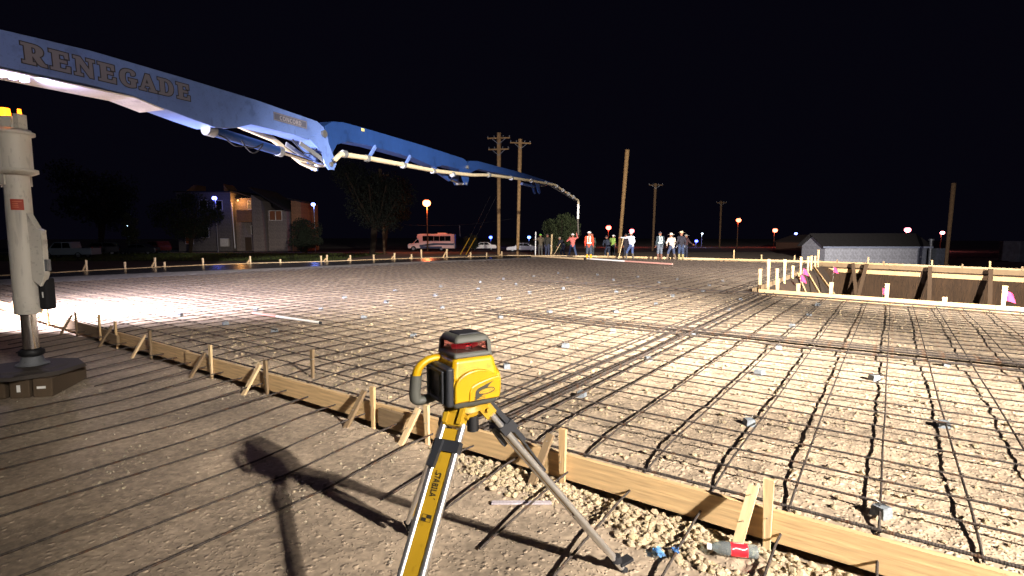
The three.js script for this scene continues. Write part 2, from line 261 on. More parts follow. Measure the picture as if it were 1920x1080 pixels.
// ---------------------------------------------------------------- rebar mat
const slabThing = (name, label, category, u0, v0) => { const t = thing(name, label, category, G(u0, v0).toArray(), TURN); t.L = (u, v, y) => { const p = G(u, v, y), q = G(u0, v0), [a, b] = uvOf(p.x - q.x, p.z - q.z); return V(a, y, -b); }; return t; };
{
  const t = slabThing('rebar_mat', 'grid of rusty tied reinforcing bars covering the pale dirt slab bed', 'rebar mat', 3, 2);
  const ext = (k) => hash(k, 77);
  let n = 0;
  for (let k = -32; k <= 53; k++) { // bars that run away to the right, threaded through the near form
    const v0 = -0.015 + 0.405 * k + (hash(k, 5) - 0.5) * 0.05;
    if (v0 > 21.6) break;
    const pts = [], long = v0 > 2.55 && v0 < 6.7, start = long ? -1.6 : 2.13 - 0.15 * ext(k) - (v0 > 6.7 ? 0.25 * ext(k + 3) : 0);
    const w = (u) => 0.022 * (noise(u * 0.35, k * 7.3, 51) - 0.5) + 0.008 * (noise(u * 1.1, k * 3.7, 52) - 0.5), skew = (hash(k, 9) - 0.5) * (long ? 0.09 : 0.03);
    const at = (u) => {
      const o = clamp(2.9 - u, 0, 4), v = v0 + w(u) * (o ? 0.5 : 1) + skew * o;
      const y = o ? Math.max(lerp(0.088, 0.012, clamp(o / 0.95)), Math.max(outerH(Math.min(u, 2.8), v), -0.01) + 0.009) : lerp(0.088, 0.148, sm(2.9, 3.6, u)) + 0.02 * (noise(u * 0.5, k * 1.7, 53) - 0.5) - 0.012;
      return t.L(u, v, y);
    };
    if (v0 < 12.6) for (const u of run([start, 2.9, long ? 0.2 : 0.1])) pts.push(at(u));
    const e1 = v0 < 2.75 ? 14.95 : 33.4;
    for (const u of run([v0 < 12.6 ? 2.95 : 3.0, 8, 0.35], [8, e1, 0.9])) pts.push(at(u));
    part('rebar', wire(pts, 0.0068, 7), M.rebar, t); n++;
    if (v0 < 2.75 && v0 > -9) { part('rebar', wire(run([31.1, 33.4, 0.8]).map(at), 0.0075, 5), M.rebar, t); n++; }
  }
  for (let k = 0; k < 85; k++) { // bars that run along the near form
    const u0 = 3.06 + 0.362 * k + (k > 0 ? (hash(k, 15) - 0.5) * 0.06 : 0), v0 = u0 > 14.9 && u0 < 31.2 ? 3.0 : -12, v1 = Math.min(21.7, edgeV(u0) + 0.3);
    const at = (v) => t.L(u0 + 0.03 * (noise(v * 0.3, k * 5.1, 61) - 0.5) + 0.01 * (noise(v * 1.2, k * 2.3, 62) - 0.5), v, 0.156 + 0.018 * (noise(v * 0.5, k * 1.3, 63) - 0.5));
    part('rebar', wire(v0 < 0 ? run([v0, -2.5, 1.2], [-2.5, 6, 0.4], [6, v1, 1]).map(at) : run([v0, v1, 1]).map(at), k ? 0.0068 : 0.009, 7), M.rebar, t); n++;
  }
  const extra = [[2.32, 0.115], [2.40, 0.165], [2.52, 0.12], [2.60, 0.168], [2.72, 0.125], [2.83, 0.17]];
  for (const [v, y] of extra) { part('rebar', wire(run([3.0, 14.9, 0.5]).map((u) => t.L(u, v + 0.05 * (noise(u * 0.3, v * 31, 71) - 0.5), y + 0.015 * (noise(u * 0.6, v * 17, 72) - 0.5))), 0.011, 7), M.rebar, t); n++; }
  for (const [u, y] of [[8.02, 0.12], [8.1, 0.172], [8.19, 0.125], [8.26, 0.174]]) { part('rebar', wire(run([-12, 6.5, 0.5]).map((v) => t.L(u + 0.04 * (noise(v * 0.3, u * 31, 73) - 0.5), v, y)), 0.011, 7), M.rebar, t); n++; }
  for (const u of [14.45, 14.55, 14.68]) { part('rebar', wire(run([-11, 9.5, 0.7]).map((v) => t.L(u + 0.04 * (noise(v * 0.3, u * 31, 74) - 0.5), v, 0.17)), 0.012, 6), M.rebar, t); n++; }
  for (const v of [3.3, 3.4, 3.52]) { part('rebar', wire(run([14.4, 33, 0.9]).map((u) => t.L(u, v + 0.04 * (noise(u * 0.3, v * 31, 75) - 0.5), 0.17)), 0.012, 6), M.rebar, t); n++; }
  // tie wires at the crossings nearest to the camera
  const ties = [];
  for (let k = -3; k < 14; k++) for (let j = 0; j < 13; j++) if (hash(k, j, 8) < 0.75) { const p = t.L(3.06 + 0.362 * j, -0.015 + 0.405 * k, 0.152); ties.push(new THREE.TorusGeometry(0.016, 0.0022, 4, 8).rotateY(hash(k, j) * 3).rotateX(0.8).translate(p.x, p.y, p.z), rod(p, p.clone().add(V((hash(k, j, 3) - 0.5) * 0.05, 0.02, (hash(k, j, 4) - 0.5) * 0.05)), 0.0025, 0.002, 4)); }
  part('tie_wire', ties, M.rebar, t).userData.kind = 'stuff';
}
{ // concrete spacer blocks that hold the mat up
  const spots = [[4.495, 2.37], [4.49, 0.86], [5.32, -0.41], [3.42, -0.03], [6.3, 2.4], [7.7, 3.52], [6.26, 3.56], [4.84, 3.52], [5.61, 5.82], [6.68, 0.08], [7.95, 1.19], [9.85, 2.54], [8.3, 2.47], [8.09, -0.6], [15.0, 4.19], [11.45, 4.22], [10.24, 7.68], [9.0, 5.49], [5.74, 10.47]];
  for (let j = 0; j < 9; j++) for (let k = 0; k < 7; k++) { const u = 4.6 + 1.75 * j + rr(-0.2, 0.2), v = 1.2 + 1.62 * k + rr(-0.15, 0.15); if ((v > 3.2 || u < 14.2) && spots.every(([a, b]) => Math.hypot(a - u, b - v) > 1.1) && (u > 6 || v > 6.5)) spots.push([u, v]); }
  const proto = [box(0.078, 0.062, 0.078)];
  { const p = proto[0].attributes.position; for (let i = 0; i < p.count; i++) if (p.getY(i) > 0) { p.setX(i, p.getX(i) * 0.82); p.setZ(i, p.getZ(i) * 0.82); } proto[0].computeVertexNormals(); proto[0].translate(0, 0.031, 0); }
  const wires = [-1, 1].map((s) => wire([V(s * 0.015, 0.06, 0), V(s * 0.02, 0.085, 0.01), V(s * 0.035, 0.1, -0.012)], 0.002, 4));
  spots.forEach(([u, v], i) => {
    const p = G(u, v, bedH(u, v) - 0.004), t = thing('spacer_block', 'small grey concrete spacer block propping the rebar grid off the dirt', 'spacer block', p.toArray(), rr(0, 3), 'spacer blocks under the rebar grid');
    const s = rr(0.95, 1.2); t.scale.set(s, 0.95, s);
    part('block', proto, M.concreteBlock, t); part('wire_tail', wires, M.steel, t);
  });
}

// ---------------------------------------------------------------- timber forms
const plank = (t, name, a, b, h, th, mat) => part(name, beam(a, b, h, th), mat, t);
function post(t, name, u, v, y0, y1, w, th, lean, mat) { // pointed stake
  const a = t.L(u, v, y0), b = t.L(u + lean[0], v + lean[1], y1), g = box(y1 - y0, w, th), p = g.attributes.position;
  for (let i = 0; i < p.count; i++) if (p.getX(i) < 0) { p.setY(i, p.getY(i) * 0.4); p.setZ(i, p.getZ(i) * 0.6); }
  return part(name, place(g, a, b, V(0, 0, 1)), mat, t);
}
{
  const t = slabThing('near_form', 'long timber edge form with stakes and kickers running behind the laser tripod', 'concrete form', 2.92, 2);
  const J = [-9.2, -5.0, -0.95, 3.3, 7.0, 9.25, 13.4, 17.5];
  for (let i = 0; i < J.length - 1; i++) { const o = i === 4 ? 0.02 : 0, y = [0.108, 0.11, 0.108, 0.106, 0.112, 0.11, 0.11][i]; plank(t, 'plank', t.L(2.935 + o, J[i] + 0.004, y), t.L(2.935 + o, J[i + 1] - 0.004, y + 0.003), 0.165, 0.036, i % 3 === 1 ? M.wood : i === 5 ? M.woodGrey : M.wood); }
  plank(t, 'splice_block', t.L(2.896, 9.05, 0.1), t.L(2.896, 9.5, 0.1), 0.15, 0.036, M.woodGrey);
  plank(t, 'splice_block', t.L(2.896, 3.12, 0.1), t.L(2.896, 3.42, 0.1), 0.15, 0.032, M.woodGrey);
  const st = [[0.44, 0.365, 0, 1], [1.66, 0.37, 1, 1], [2.86, 0.3, 1, 1], [3.5, 0.34, 2, 1], [5.13, 0.345, 0, 1], [6.3, 0.36, 1, 1], [7.95, 0.36, 1, 1], [9.1, 0.37, 1, 1], [9.75, 0.42, 0, 0], [10.8, 0.36, 1, 1], [12.3, 0.36, 1, 1], [14.3, 0.38, 1, 1], [-2.6, 0.36, 1, 1]];
  st.forEach(([v, top, k, kick], i) => {
    const m = [M.woodPale, M.woodGrey, M.wood][(i + k) % 3];
    const s = post(t, 'stake', 2.895, v, -0.3, top, 0.05, 0.026, [0.012 * (R() - 0.5), 0.03 * (R() - 0.5)], m);
    part('nail', rod(t.L(2.86, v + 0.004, 0.15 + 0.05 * R()), t.L(2.9, v + 0.004, 0.15), 0.0025, 0.002, 5), M.steel, s);
    if (kick) {
      const a = t.L(2.69 - 0.03 * R(), v + 0.13 + 0.04 * R(), -0.08), b = t.L(2.868, v + 0.072, 0.26 + 0.08 * R());
      const kk = part('kicker', beam(a, b, 0.048, 0.024, V(0, 0, 1)), i % 2 ? M.woodGrey : M.woodPale, t);
      for (const f of [0.6, 0.9]) { const c = a.clone().lerp(b, f); part('nail', rod(c.clone().add(V(-0.03, 0.006, 0)), c, 0.0022, 0.002, 5), M.steel, kk); }
    }
  });
}
{ const t = slabThing('grade_stake', 'lone weathered stake standing inside the rebar behind the near form', 'stake', 3.3, 4.95); const s = post(t, 'stake', 3.3, 4.95, 0.02, 0.4, 0.048, 0.03, [0.03, 0.04], M.woodGrey); part('nail', rod(t.L(3.28, 4.95, 0.3), t.L(3.33, 4.95, 0.3), 0.003, 0.003, 5), M.steel, s); }
{
  const t = slabThing('street_side_form', 'distant timber form with short pale stakes beside the dark wet concrete', 'concrete form', 15, 27.4);
  for (let i = 0; i < LEFTFORM.length - 1; i++) { const [a, b] = [LEFTFORM[i], LEFTFORM[i + 1]]; plank(t, 'plank', t.L(a[0], a[1], 0.1), t.L(b[0], b[1], 0.1), 0.2, 0.04, i === 5 || i === 6 ? M.woodPale : M.wood); }
  [[7.75, 0.62], [9.22, 0.48], [10.5, 0.62], [10.9, 0.4], [12.69, 0.52], [14.92, 0.56], [16.3, 0.36], [18.31, 0.5], [18.65, 0.55], [20.07, 0.5], [21.6, 0.5], [23.03, 0.55], [24.2, 0.45], [24.9, 0.75], [26.8, 0.75], [28.4, 0.5], [29.6, 0.45], [31.4, 0.5]].forEach(([u, h], i) => {
    post(t, 'stake', u, formV(u) + 0.06, -0.3, h, 0.085, 0.06, [0.02 * (R() - 0.5), 0], M.woodPale);
    if (i % 3 !== 1) part('kicker', beam(t.L(u - 0.1, formV(u) + 0.5, -0.05), t.L(u - 0.02, formV(u) + 0.12, h - 0.2), 0.07, 0.04, V(0, 0, 1)), M.wood, t);
  });
}
{
  const t = slabThing('back_form', 'long pale timber form along the back of the slab beyond the workers', 'concrete form', 34, 9);
  const pts = [[32.0, 23.2], [34.7, 17.2], [34.95, 13], [34.95, 9.1], [34.8, 6], [34.5, 3.4], [34.6, -0.5], [34.6, -4.6], [34.6, -9]];
  for (let i = 0; i < pts.length - 1; i++) plank(t, 'plank', t.L(...pts[i], 0.11), t.L(...pts[i + 1], 0.11), 0.22, 0.04, i % 2 ? M.wood : M.woodPale);
  for (const [u, v, h] of [[34.75, 16.4, 0.45], [34.95, 11.2, 0.5], [35, 8, 0.75], [34.95, 6.4, 0.5], [34.75, 4.6, 0.5], [34.65, 1, 0.5], [34.7, -1.6, 0.45], [34.7, -3.6, 0.5], [34.7, -6, 0.5]]) post(t, 'stake', u + 0.06, v, -0.4, h, 0.07, 0.05, [0, 0.01], M.wood);
}
{
  const t = slabThing('pit_front_form', 'bright new timber form with short stakes along the near rim of the pit', 'concrete form', 15, 0);
  for (const [a, b] of [[2.8, -1.75], [-1.75, -6], [-6, -10.5]]) plank(t, 'plank', t.L(15.12, a - 0.005, 0.12), t.L(15.12, b + 0.005, 0.12), 0.21, 0.04, a === -1.75 ? M.woodPale : M.wood);
  for (const [v, h] of [[2.35, 0.52], [1.87, 0.42], [1.16, 0.5], [0.04, 0.54], [-0.95, 0.32], [-1.85, 0.62], [-2.25, 0.56], [-3.6, 0.5], [-5, 0.5]]) post(t, 'stake', 15.2, v, -0.35, h, 0.085, 0.05, [0, 0.03 * (R() - 0.5)], M.wood);
}
{
  const t = slabThing('pit_side_form', 'row of pale stakes and diagonal timbers down the sloping side of the pit', 'concrete form', 20, 2.9);
  plank(t, 'plank', t.L(15.3, 2.98, 0.12), t.L(22.8, 2.98, 0.12), 0.2, 0.04, M.woodGrey); plank(t, 'plank', t.L(22.85, 2.98, 0.12), t.L(30.9, 2.98, 0.12), 0.2, 0.04, M.woodGrey);
  for (const [u, v, h] of [[15.75, 2.88, 0.72], [16.7, 2.84, 0.95], [17.9, 2.8, 0.62], [19.4, 2.82, 0.85], [21.5, 2.86, 0.55], [23.5, 2.86, 0.8], [25.7, 2.86, 0.75], [26.8, 2.86, 0.75], [28.2, 2.86, 0.7], [29.8, 2.9, 0.95]]) post(t, 'stake', u, v, -0.4, h, 0.085, 0.05, [0, 0.02], M.wood);
  for (const [a, b] of [[[27.5, 2.85, 0.25], [21.5, 0.9, -1.25]], [[25.0, 2.85, 0.2], [20.5, 1.3, -1.3]], [[22.5, 2.85, 0.2], [18.6, 1.6, -1.2]]]) part('brace', beam(t.L(...a), t.L(...b), 0.09, 0.045), M.wood, t);
}
{
  const t = slabThing('pit_back_form', 'double timber form and dark shoring posts along the far rim of the pit', 'concrete form', 31, -2);
  for (const [a, b] of [[3.0, -1.3], [-1.3, -5.4], [-5.4, -10]]) { plank(t, 'plank', t.L(31.1, a - 0.01, 0.16), t.L(31.1, b + 0.01, 0.16), 0.25, 0.04, M.woodGrey); plank(t, 'ledger', t.L(30.92, a - 0.05, -0.06), t.L(30.92, b + 0.25, -0.06), 0.18, 0.04, M.wood); }
  for (const [v, y0, dv] of [[1.5, -1.5, -0.35], [0.95, -1.5, 0.25], [-1.35, -1.55, 0], [-3.2, -1.55, 0.08], [-4.75, -1.55, 0.1], [-7, -1.5, 0]]) part('shoring_post', beam(t.L(29.2, v + dv, y0), t.L(30.8, v, 0.3), 0.14, 0.09, V(0, 0, 1)), M.woodDark, t);
  for (const v of [2.2, 0.3, -2.4, -4.1]) post(t, 'stake', 31.2, v, -0.3, 0.45, 0.07, 0.05, [0, 0], M.woodGrey);
}

// ---------------------------------------------------------------- loose stones
function rocks(name, label, n, where, smin, smax, mat, s0) {
  seed = s0;
  for (let kind = 0; kind < 3; kind++) {
    const g = new THREE.IcosahedronGeometry(1, kind === 2 ? 1 : 0), p = g.attributes.position, key = new Map();
    for (let i = 0; i < p.count; i++) { const k = [p.getX(i), p.getY(i), p.getZ(i)].map((x) => x.toFixed(3)).join(); if (!key.has(k)) key.set(k, [rr(0.65, 1.15), rr(0.6, 1.1), rr(0.65, 1.15)]); const s = key.get(k); p.setXYZ(i, p.getX(i) * s[0], p.getY(i) * s[1] * 0.75, p.getZ(i) * s[2]); }
    g.computeVertexNormals();
    const im = new THREE.InstancedMesh(g, mat, n), q = new THREE.Quaternion(), m = new THREE.Matrix4(), c = new THREE.Color();
    for (let i = 0; i < n; i++) {
      const [u, v, h] = where(), s = lerp(smin, smax, Math.pow(R(), 3.2)); q.setFromEuler(new THREE.Euler(rr(-0.5, 0.5), rr(0, 6.3), rr(-0.5, 0.5)));
      m.compose(G(u, v, h(u, v) + s * 0.25), q, V(s, s, s)); im.setMatrixAt(i, m); const k = rr(0.72, 1.08); im.setColorAt(i, c.setRGB(k, k * rr(0.95, 1), k * rr(0.86, 0.98)));
    }
    im.name = numbered(name); im.castShadow = im.receiveShadow = true; scene.add(im); tag(im, label + [' of rounded bits', ' of broken bits', ' of knobbly bits'][kind], 'gravel', null, 'stuff');
  }
}
const stoneMat = std({ color: 0xd8c6a6, map: speck, roughness: 0.95 }), stoneOut = std({ color: 0xcbbfa9, map: speck, roughness: 0.95 });
const near = (a, b) => a + (b - a) * Math.pow(R(), 1.6);
rocks('bed_gravel', 'scatter of pale limestone gravel on the slab bed', 2600, () => [near(2.98, 14), lerp(-1.5, 9, R()), bedH], 0.005, 0.026, stoneMat, 91);
rocks('yard_gravel', 'scatter of grey gravel on the trodden dirt outside the form', 1500, () => { let u, v; do { u = lerp(-0.5, 2.88, R()); v = lerp(-1, 7.5, R()); } while (R() > 0.05 + 0.9 * rubble(u, v) + 0.6 * sm(0.55, 0.75, fbm(u * 1.7, v * 1.7, 3, 88)) || (Math.abs(u - 2.65) < 0.09 && Math.abs(v - 0.56) < 0.16)); return [u, v, outerH]; }, 0.003, 0.013, stoneOut, 92);
rocks('spoil_gravel', 'heaped limestone rubble against the near form', 1100, () => { let u, v; do { u = lerp(2.35, 2.88, R()); v = lerp(-0.9, 3.6, R()); } while (R() > rubble(u, v) * 1.2 - 0.42 || (Math.abs(u - 2.65) < 0.09 && Math.abs(v - 0.56) < 0.16)); return [u, v, outerH]; }, 0.006, 0.03, stoneMat, 93);

// ---------------------------------------------------------------- concrete pump truck with its boom over the slab
seed = 301;
{
  const BT = 1.2315;   // the boom's bearing
  const t = thing('concrete_pump_truck', 'concrete pump truck with long blue folding boom and a pale outrigger leg', 'pump truck', [-7.37, 0, -5.11], BT);
  t.updateMatrixWorld(true); const inv = t.matrixWorld.clone().invert();
  const W = (p) => p.clone().applyMatrix4(inv), B = (s, y, z = 0) => V(s + 2, y, z), shift = (pts) => pts.map(([s, y]) => [s + 2, y]);
  const grp = (name) => { const g = new THREE.Group(); g.name = name; t.add(g); return g; };
  const wg = (g) => g.applyMatrix4(inv);   // geometry made in world axes
  const uvBox = (w, h, d, u, v, y) => { const p = G(u, v, y); return wg(box(w, h, d).rotateY(TURN).translate(p.x, p.y, p.z)); };   // w along u, d along v
  // lorry: stands along the form, mostly out of frame
  const body = grp('lorry_body');
  part('chassis', [uvBox(0.25, 0.3, 9.5, -0.75, 12.6, 0.95), uvBox(0.25, 0.3, 9.5, 0.35, 12.6, 0.95)], M.black, body);
  part('deck', uvBox(2.3, 0.12, 7.2, -0.2, 11.3, 1.2), M.galv, body);
  part('side_locker', [uvBox(0.5, 0.6, 1.4, 0.7, 10.4, 0.82), uvBox(0.5, 0.6, 1.3, 0.7, 14.2, 0.82)], M.black, body);
  part('water_tank', wg(rbox(0.6, 0.62, 1.5, 0.1).rotateY(TURN).translate(...G(0.55, 11.4, 1.6).toArray())), M.truckWhite, body);
  part('cab', [wg(rbox(2.3, 2.0, 1.9, 0.15).rotateY(TURN).translate(...G(-0.2, 16.4, 1.95).toArray()))], M.truckWhite, body);
  part('windscreen', wg(rbox(2.0, 0.8, 0.06, 0.02).rotateY(TURN).translate(...G(-0.2, 17.37, 2.35).toArray())), M.glassDark, body);
  for (const [v, s] of [[9.2, 1], [10.6, 1], [15.8, 1], [9.2, -1], [10.6, -1], [15.8, -1]]) {
    const p = G(-0.2 + s * 0.95, v, 0.5), w = part('wheel', wg(new THREE.TorusGeometry(0.37, 0.14, 10, 22).rotateY(Math.PI / 2 + TURN).translate(p.x, p.y, p.z)), M.tyre, t);
    part('hub', wg(new THREE.CylinderGeometry(0.24, 0.24, 0.2, 14).rotateX(0).rotateZ(Math.PI / 2).rotateY(TURN).translate(p.x, p.y, p.z)), M.galv, w);
  }
  const ped = grp('turret');
  part('pedestal', wg(cyl(0.62, 0.5, 1.7, -7.5, 1.25, -5.1, 20)), M.boomPaint, ped);
  part('slew_ring', wg(cyl(0.66, 0.66, 0.14, -7.5, 2.95, -5.1, 24)), M.steel, ped);
  part('turret_frame', [slab(shift([[-2.6, 3.1], [-1.5, 3.1], [-1.3, 4.2], [-1.9, 4.5], [-2.6, 4.2]]), 0.12).translate(0, 0, 0.06), slab(shift([[-2.6, 3.1], [-1.5, 3.1], [-1.3, 4.2], [-1.9, 4.5], [-2.6, 4.2]]), 0.12).translate(0, 0, -0.56)], M.boomPaint, ped);

  // first boom section with lettering
  const s1 = grp('boom_section');
  part('boom_box', slab(shift([[-2.2, 4.17], [0.2, 4.27], [1.3, 4.35], [2.8, 4.37], [4.46, 4.37], [6.3, 4.31], [6.52, 4.22], [6.68, 3.98], [6.72, 3.7], [6.35, 3.72], [6.0, 3.82], [5.45, 3.86], [4.3, 3.85], [3.95, 3.72], [3.45, 3.63], [2.99, 3.68], [2.4, 3.76], [1.9, 3.84], [1.2, 3.84], [0.17, 3.79], [-2.2, 3.7]]), 0.5, 0.012).translate(0, 0, -0.25), M.boomPaint, s1);
  part('bottom_flange', [slab(shift([[-2.2, 3.7], [0.3, 3.765], [1.9, 3.82], [2.4, 3.74], [2.4, 3.72], [1.9, 3.80], [0.3, 3.745], [-2.2, 3.68]]), 0.58).translate(0, 0, -0.25)], M.truckWhite, s1);
  part('knuckle_plate', [0.0, -0.5].map((z) => slab(shift([[5.95, 3.86], [6.35, 4.02], [6.62, 3.95], [6.95, 3.4], [6.86, 3.24], [6.66, 3.22], [6.5, 3.36], [6.42, 3.6]]), 0.035, 0.006).translate(0, 0, z)), M.boomPaint, s1);
  part('knuckle_pin', [new THREE.CylinderGeometry(0.085, 0.085, 0.62, 16).rotateX(Math.PI / 2).translate(2 + 6.5, 4.05, -0.25), new THREE.CylinderGeometry(0.06, 0.06, 0.62, 14).rotateX(Math.PI / 2).translate(2 + 6.72, 3.36, -0.25)], M.steel, s1);
  part('hydraulic_cylinder', rod(B(3.55, 3.6, -0.2), B(5.25, 3.47, -0.2), 0.1, 0.1, 16), M.boomBlue, s1);
  part('cylinder_cap', rod(B(3.4, 3.61, -0.2), B(3.58, 3.6, -0.2), 0.12, 0.12, 16), M.galv, s1); part('cylinder_cap', rod(B(5.2, 3.474, -0.2), B(5.32, 3.465, -0.2), 0.115, 0.115, 16), M.galv, s1);
  part('piston_rod', rod(B(5.3, 3.466, -0.2), B(6.7, 3.35, -0.2), 0.05, 0.05, 12), M.chrome, s1);
  part('link_arm', [beam(B(5.75, 3.72, -0.05), B(6.75, 3.36, -0.05), 0.1, 0.03), beam(B(5.75, 3.72, -0.45), B(6.75, 3.36, -0.45), 0.1, 0.03)], M.galv, s1);
  part('hydraulic_hose', [wire(run([0, 1, 0.05]).map((k) => B(3.6 + 1.1 * k, 3.52 - 0.13 * Math.sin(k * Math.PI) + 0.02 * Math.sin(k * 14), -0.1)), 0.014), wire(run([0, 1, 0.06]).map((k) => B(4.1 + 0.55 * k, 3.5 - 0.2 * Math.sin(k * Math.PI), -0.06)), 0.013), wire(run([0, 1, 0.06]).map((k) => B(5.6 + 0.9 * k, 3.78 - 0.25 * Math.sin(k * Math.PI), -0.12)), 0.014)], M.rubber, s1);
  part('delivery_pipe', [wire([B(-2, 3.86, -0.62), B(1, 3.88, -0.62), B(2.3, 3.9, -0.62), B(3, 3.96, -0.62), B(4.4, 3.96, -0.62), B(5.5, 3.8, -0.6), B(6.4, 3.4, -0.6), B(6.75, 3.27, -0.45)], 0.065, 10)], M.pipe, s1);
  const lettering = (w, h, text, font, fill, edge, lw, tall) => printed(w, h, (c) => { c.clearRect(0, 0, w, h); c.font = font; c.textAlign = 'center'; c.textBaseline = 'middle'; c.lineJoin = 'miter'; c.miterLimit = 2; c.save(); c.translate(w / 2, h / 2); c.scale(1, tall); const gap = (w - 60) / text.length; [...text].forEach((ch, i) => { const x = (i + 0.5 - text.length / 2) * gap, k = gap * 0.9 / c.measureText(ch).width; c.save(); c.translate(x, 0); c.scale(Math.min(k, 1.25), 1); c.strokeStyle = edge; c.lineWidth = lw; c.strokeText(ch, 0, 4); c.strokeStyle = fill; c.lineWidth = lw * 0.42; c.strokeText(ch, 0, 4); c.fillStyle = fill; c.fillText(ch, 0, 4); c.restore(); }); c.restore(); });
  const decal = (name, x0, y0, x1, y1, h, mat, par, z) => { const a = Math.atan2(y1 - y0, x1 - x0), g = new THREE.PlaneGeometry(Math.hypot(x1 - x0, y1 - y0), h).rotateZ(a).translate((x0 + x1) / 2 + 2, (y0 + y1) / 2, z); return part(name, g, mat, par); };
  decal('lettering', 0.36, 4.055, 3.02, 4.135, 0.37, lettering(1600, 224, 'RENEGADE', 'bold 190px serif', '#6c6c7a', '#1d1f2a', 26, 1.12), s1, 0.003);
  decal('maker_plate', 4.9, 4.15, 5.95, 4.145, 0.2, printed(640, 128, (c) => { c.fillStyle = '#4c4f60'; c.fillRect(8, 8, 624, 112); c.strokeStyle = '#83808a'; c.lineWidth = 7; c.strokeRect(18, 18, 604, 92); c.font = 'bold 84px sans-serif'; c.textAlign = 'center'; c.textBaseline = 'middle'; c.fillStyle = '#8d8993'; c.fillText('CONCORD', 320, 67, 580); }), s1, 0.003);
  const ledMat = glow(0xb9b4ff, 26);
  for (const s of [0.2, 0.32, 0.44]) part('work_light', rbox(0.07, 0.06, 0.1, 0.012, 2 + s, 3.70, 0.0), ledMat, s1);
  spot(0xc4c2ff, 22, B(0.56, 3.69, 0.02), B(8, 3.55, -0.3), 60, 0.8, 2, t);
  spot(0xd8d0ff, 9, B(0.32, 3.64, 0.06), W(V(-2.5, 0, -3)), 65, 0.9, 4, t);

  // second section
  const s2 = grp('boom_section');
  part('boom_box', slab(shift([[6.6, 3.9], [6.66, 4.28], [6.93, 4.43], [7.36, 4.5], [8.6, 4.53], [11.42, 4.57], [14.7, 4.58], [15.05, 4.5], [15.15, 4.3], [15.1, 4.05], [14.42, 4.12], [12.98, 4.11], [12.45, 3.98], [12.1, 3.98], [11.0, 4.08], [8.58, 4.09], [7.53, 4.04], [7.1, 3.9], [6.9, 3.66], [6.72, 3.64]]), 0.38, 0.01).translate(0, 0, -0.25), M.boomBlue, s2);
  part('knuckle_plate', [-0.04, -0.46].map((z) => slab(shift([[14.3, 4.1], [14.75, 4.2], [15.14, 4.05], [15.12, 3.8], [14.98, 3.58], [14.75, 3.58], [14.5, 3.8]]), 0.03, 0.005).translate(0, 0, z)), M.boomBlue, s2);
  part('hydraulic_cylinder', rod(B(12.5, 3.95, -0.2), B(13.7, 3.7, -0.2), 0.085, 0.085, 14), M.boomBlue, s2);
  part('piston_rod', rod(B(13.7, 3.7, -0.2), B(14.85, 3.62, -0.2), 0.045, 0.045, 12), M.chrome, s2);
  part('knuckle_pin', [new THREE.CylinderGeometry(0.075, 0.075, 0.52, 16).rotateX(Math.PI / 2).translate(17.0, 4.28, -0.25), new THREE.CylinderGeometry(0.05, 0.05, 0.52, 14).rotateX(Math.PI / 2).translate(16.85, 3.64, -0.25)], M.steel, s2);
  part('delivery_pipe', wire([B(6.75, 3.45, 0.1), B(7.0, 3.64, 0.1), B(8.13, 3.7, 0.1), B(10.04, 3.75, 0.1), B(12.04, 3.8, 0.1), B(13.6, 3.9, 0.05), B(15.2, 4.0, 0.05)], 0.065, 10), M.pipe, s2);
  for (const s of [7.15, 8.13, 10.0, 11.9, 13.4]) part('pipe_clamp', rod(B(s - 0.06, 3.66 + 0.025 * (s - 7), 0.1), B(s + 0.06, 3.663 + 0.025 * (s - 7), 0.1), 0.095, 0.095, 12), M.galv, s2);
  for (const [s, y] of [[8.3, 3.74], [10.2, 3.78]]) part('pipe_bracket', beam(B(s - 0.05, y - 0.05, 0.06), B(s + 0.42, 4.1, -0.02), 0.09, 0.05), M.boomPaint, s2);
  part('reflector', box(0.12, 0.07, 0.012, 2 + 8.2, 4.46, -0.055), std({ color: 0xe8cf7c, roughness: 0.4 }), s2);

  // third section
  const s3 = grp('boom_section');
  part('boom_box', slab(shift([[15.05, 4.15], [15.1, 4.42], [15.4, 4.58], [16.26, 4.68], [18.62, 4.74], [22, 4.84], [26.4, 4.88], [28.4, 4.87], [28.5, 4.75], [26.4, 4.64], [23.35, 4.6], [18.0, 4.42], [16.25, 4.36], [15.5, 4.12], [15.2, 4.06]]), 0.3, 0.01).translate(0, 0, -0.25), M.boomBlue, s3);
  part('delivery_pipe', wire([B(15.2, 4.0, 0.0), B(17.28, 4.22, 0.02), B(20, 4.38, 0.02), B(23.35, 4.55, 0.02), B(26, 4.68, 0), B(28.2, 4.78, 0)], 0.065, 10), M.pipe, s3);
  for (const s of [17.1, 20, 23.2, 26]) part('pipe_clamp', rod(B(s - 0.08, 4.2 + 0.056 * (s - 17.1), 0.02), B(s + 0.08, 4.209 + 0.056 * (s - 17.1), 0.02), 0.1, 0.1, 12), M.galv, s3);
  part('hydraulic_cylinder', rod(B(22.2, 4.3, -0.2), B(24.3, 4.34, -0.2), 0.07, 0.07, 12), M.boomBlue, s3);
  part('piston_rod', rod(B(24.3, 4.34, -0.2), B(26.6, 4.6, -0.2), 0.035, 0.035, 10), M.chrome, s3);
  part('knuckle_plate', [-0.12, -0.38].map((z) => slab(shift([[24.3, 4.62], [25, 4.62], [25.35, 4.1], [25.15, 3.98], [24.9, 4.05]]), 0.03).translate(0, 0, z)), M.boomBlue, s3);
  const s4 = grp('boom_section');
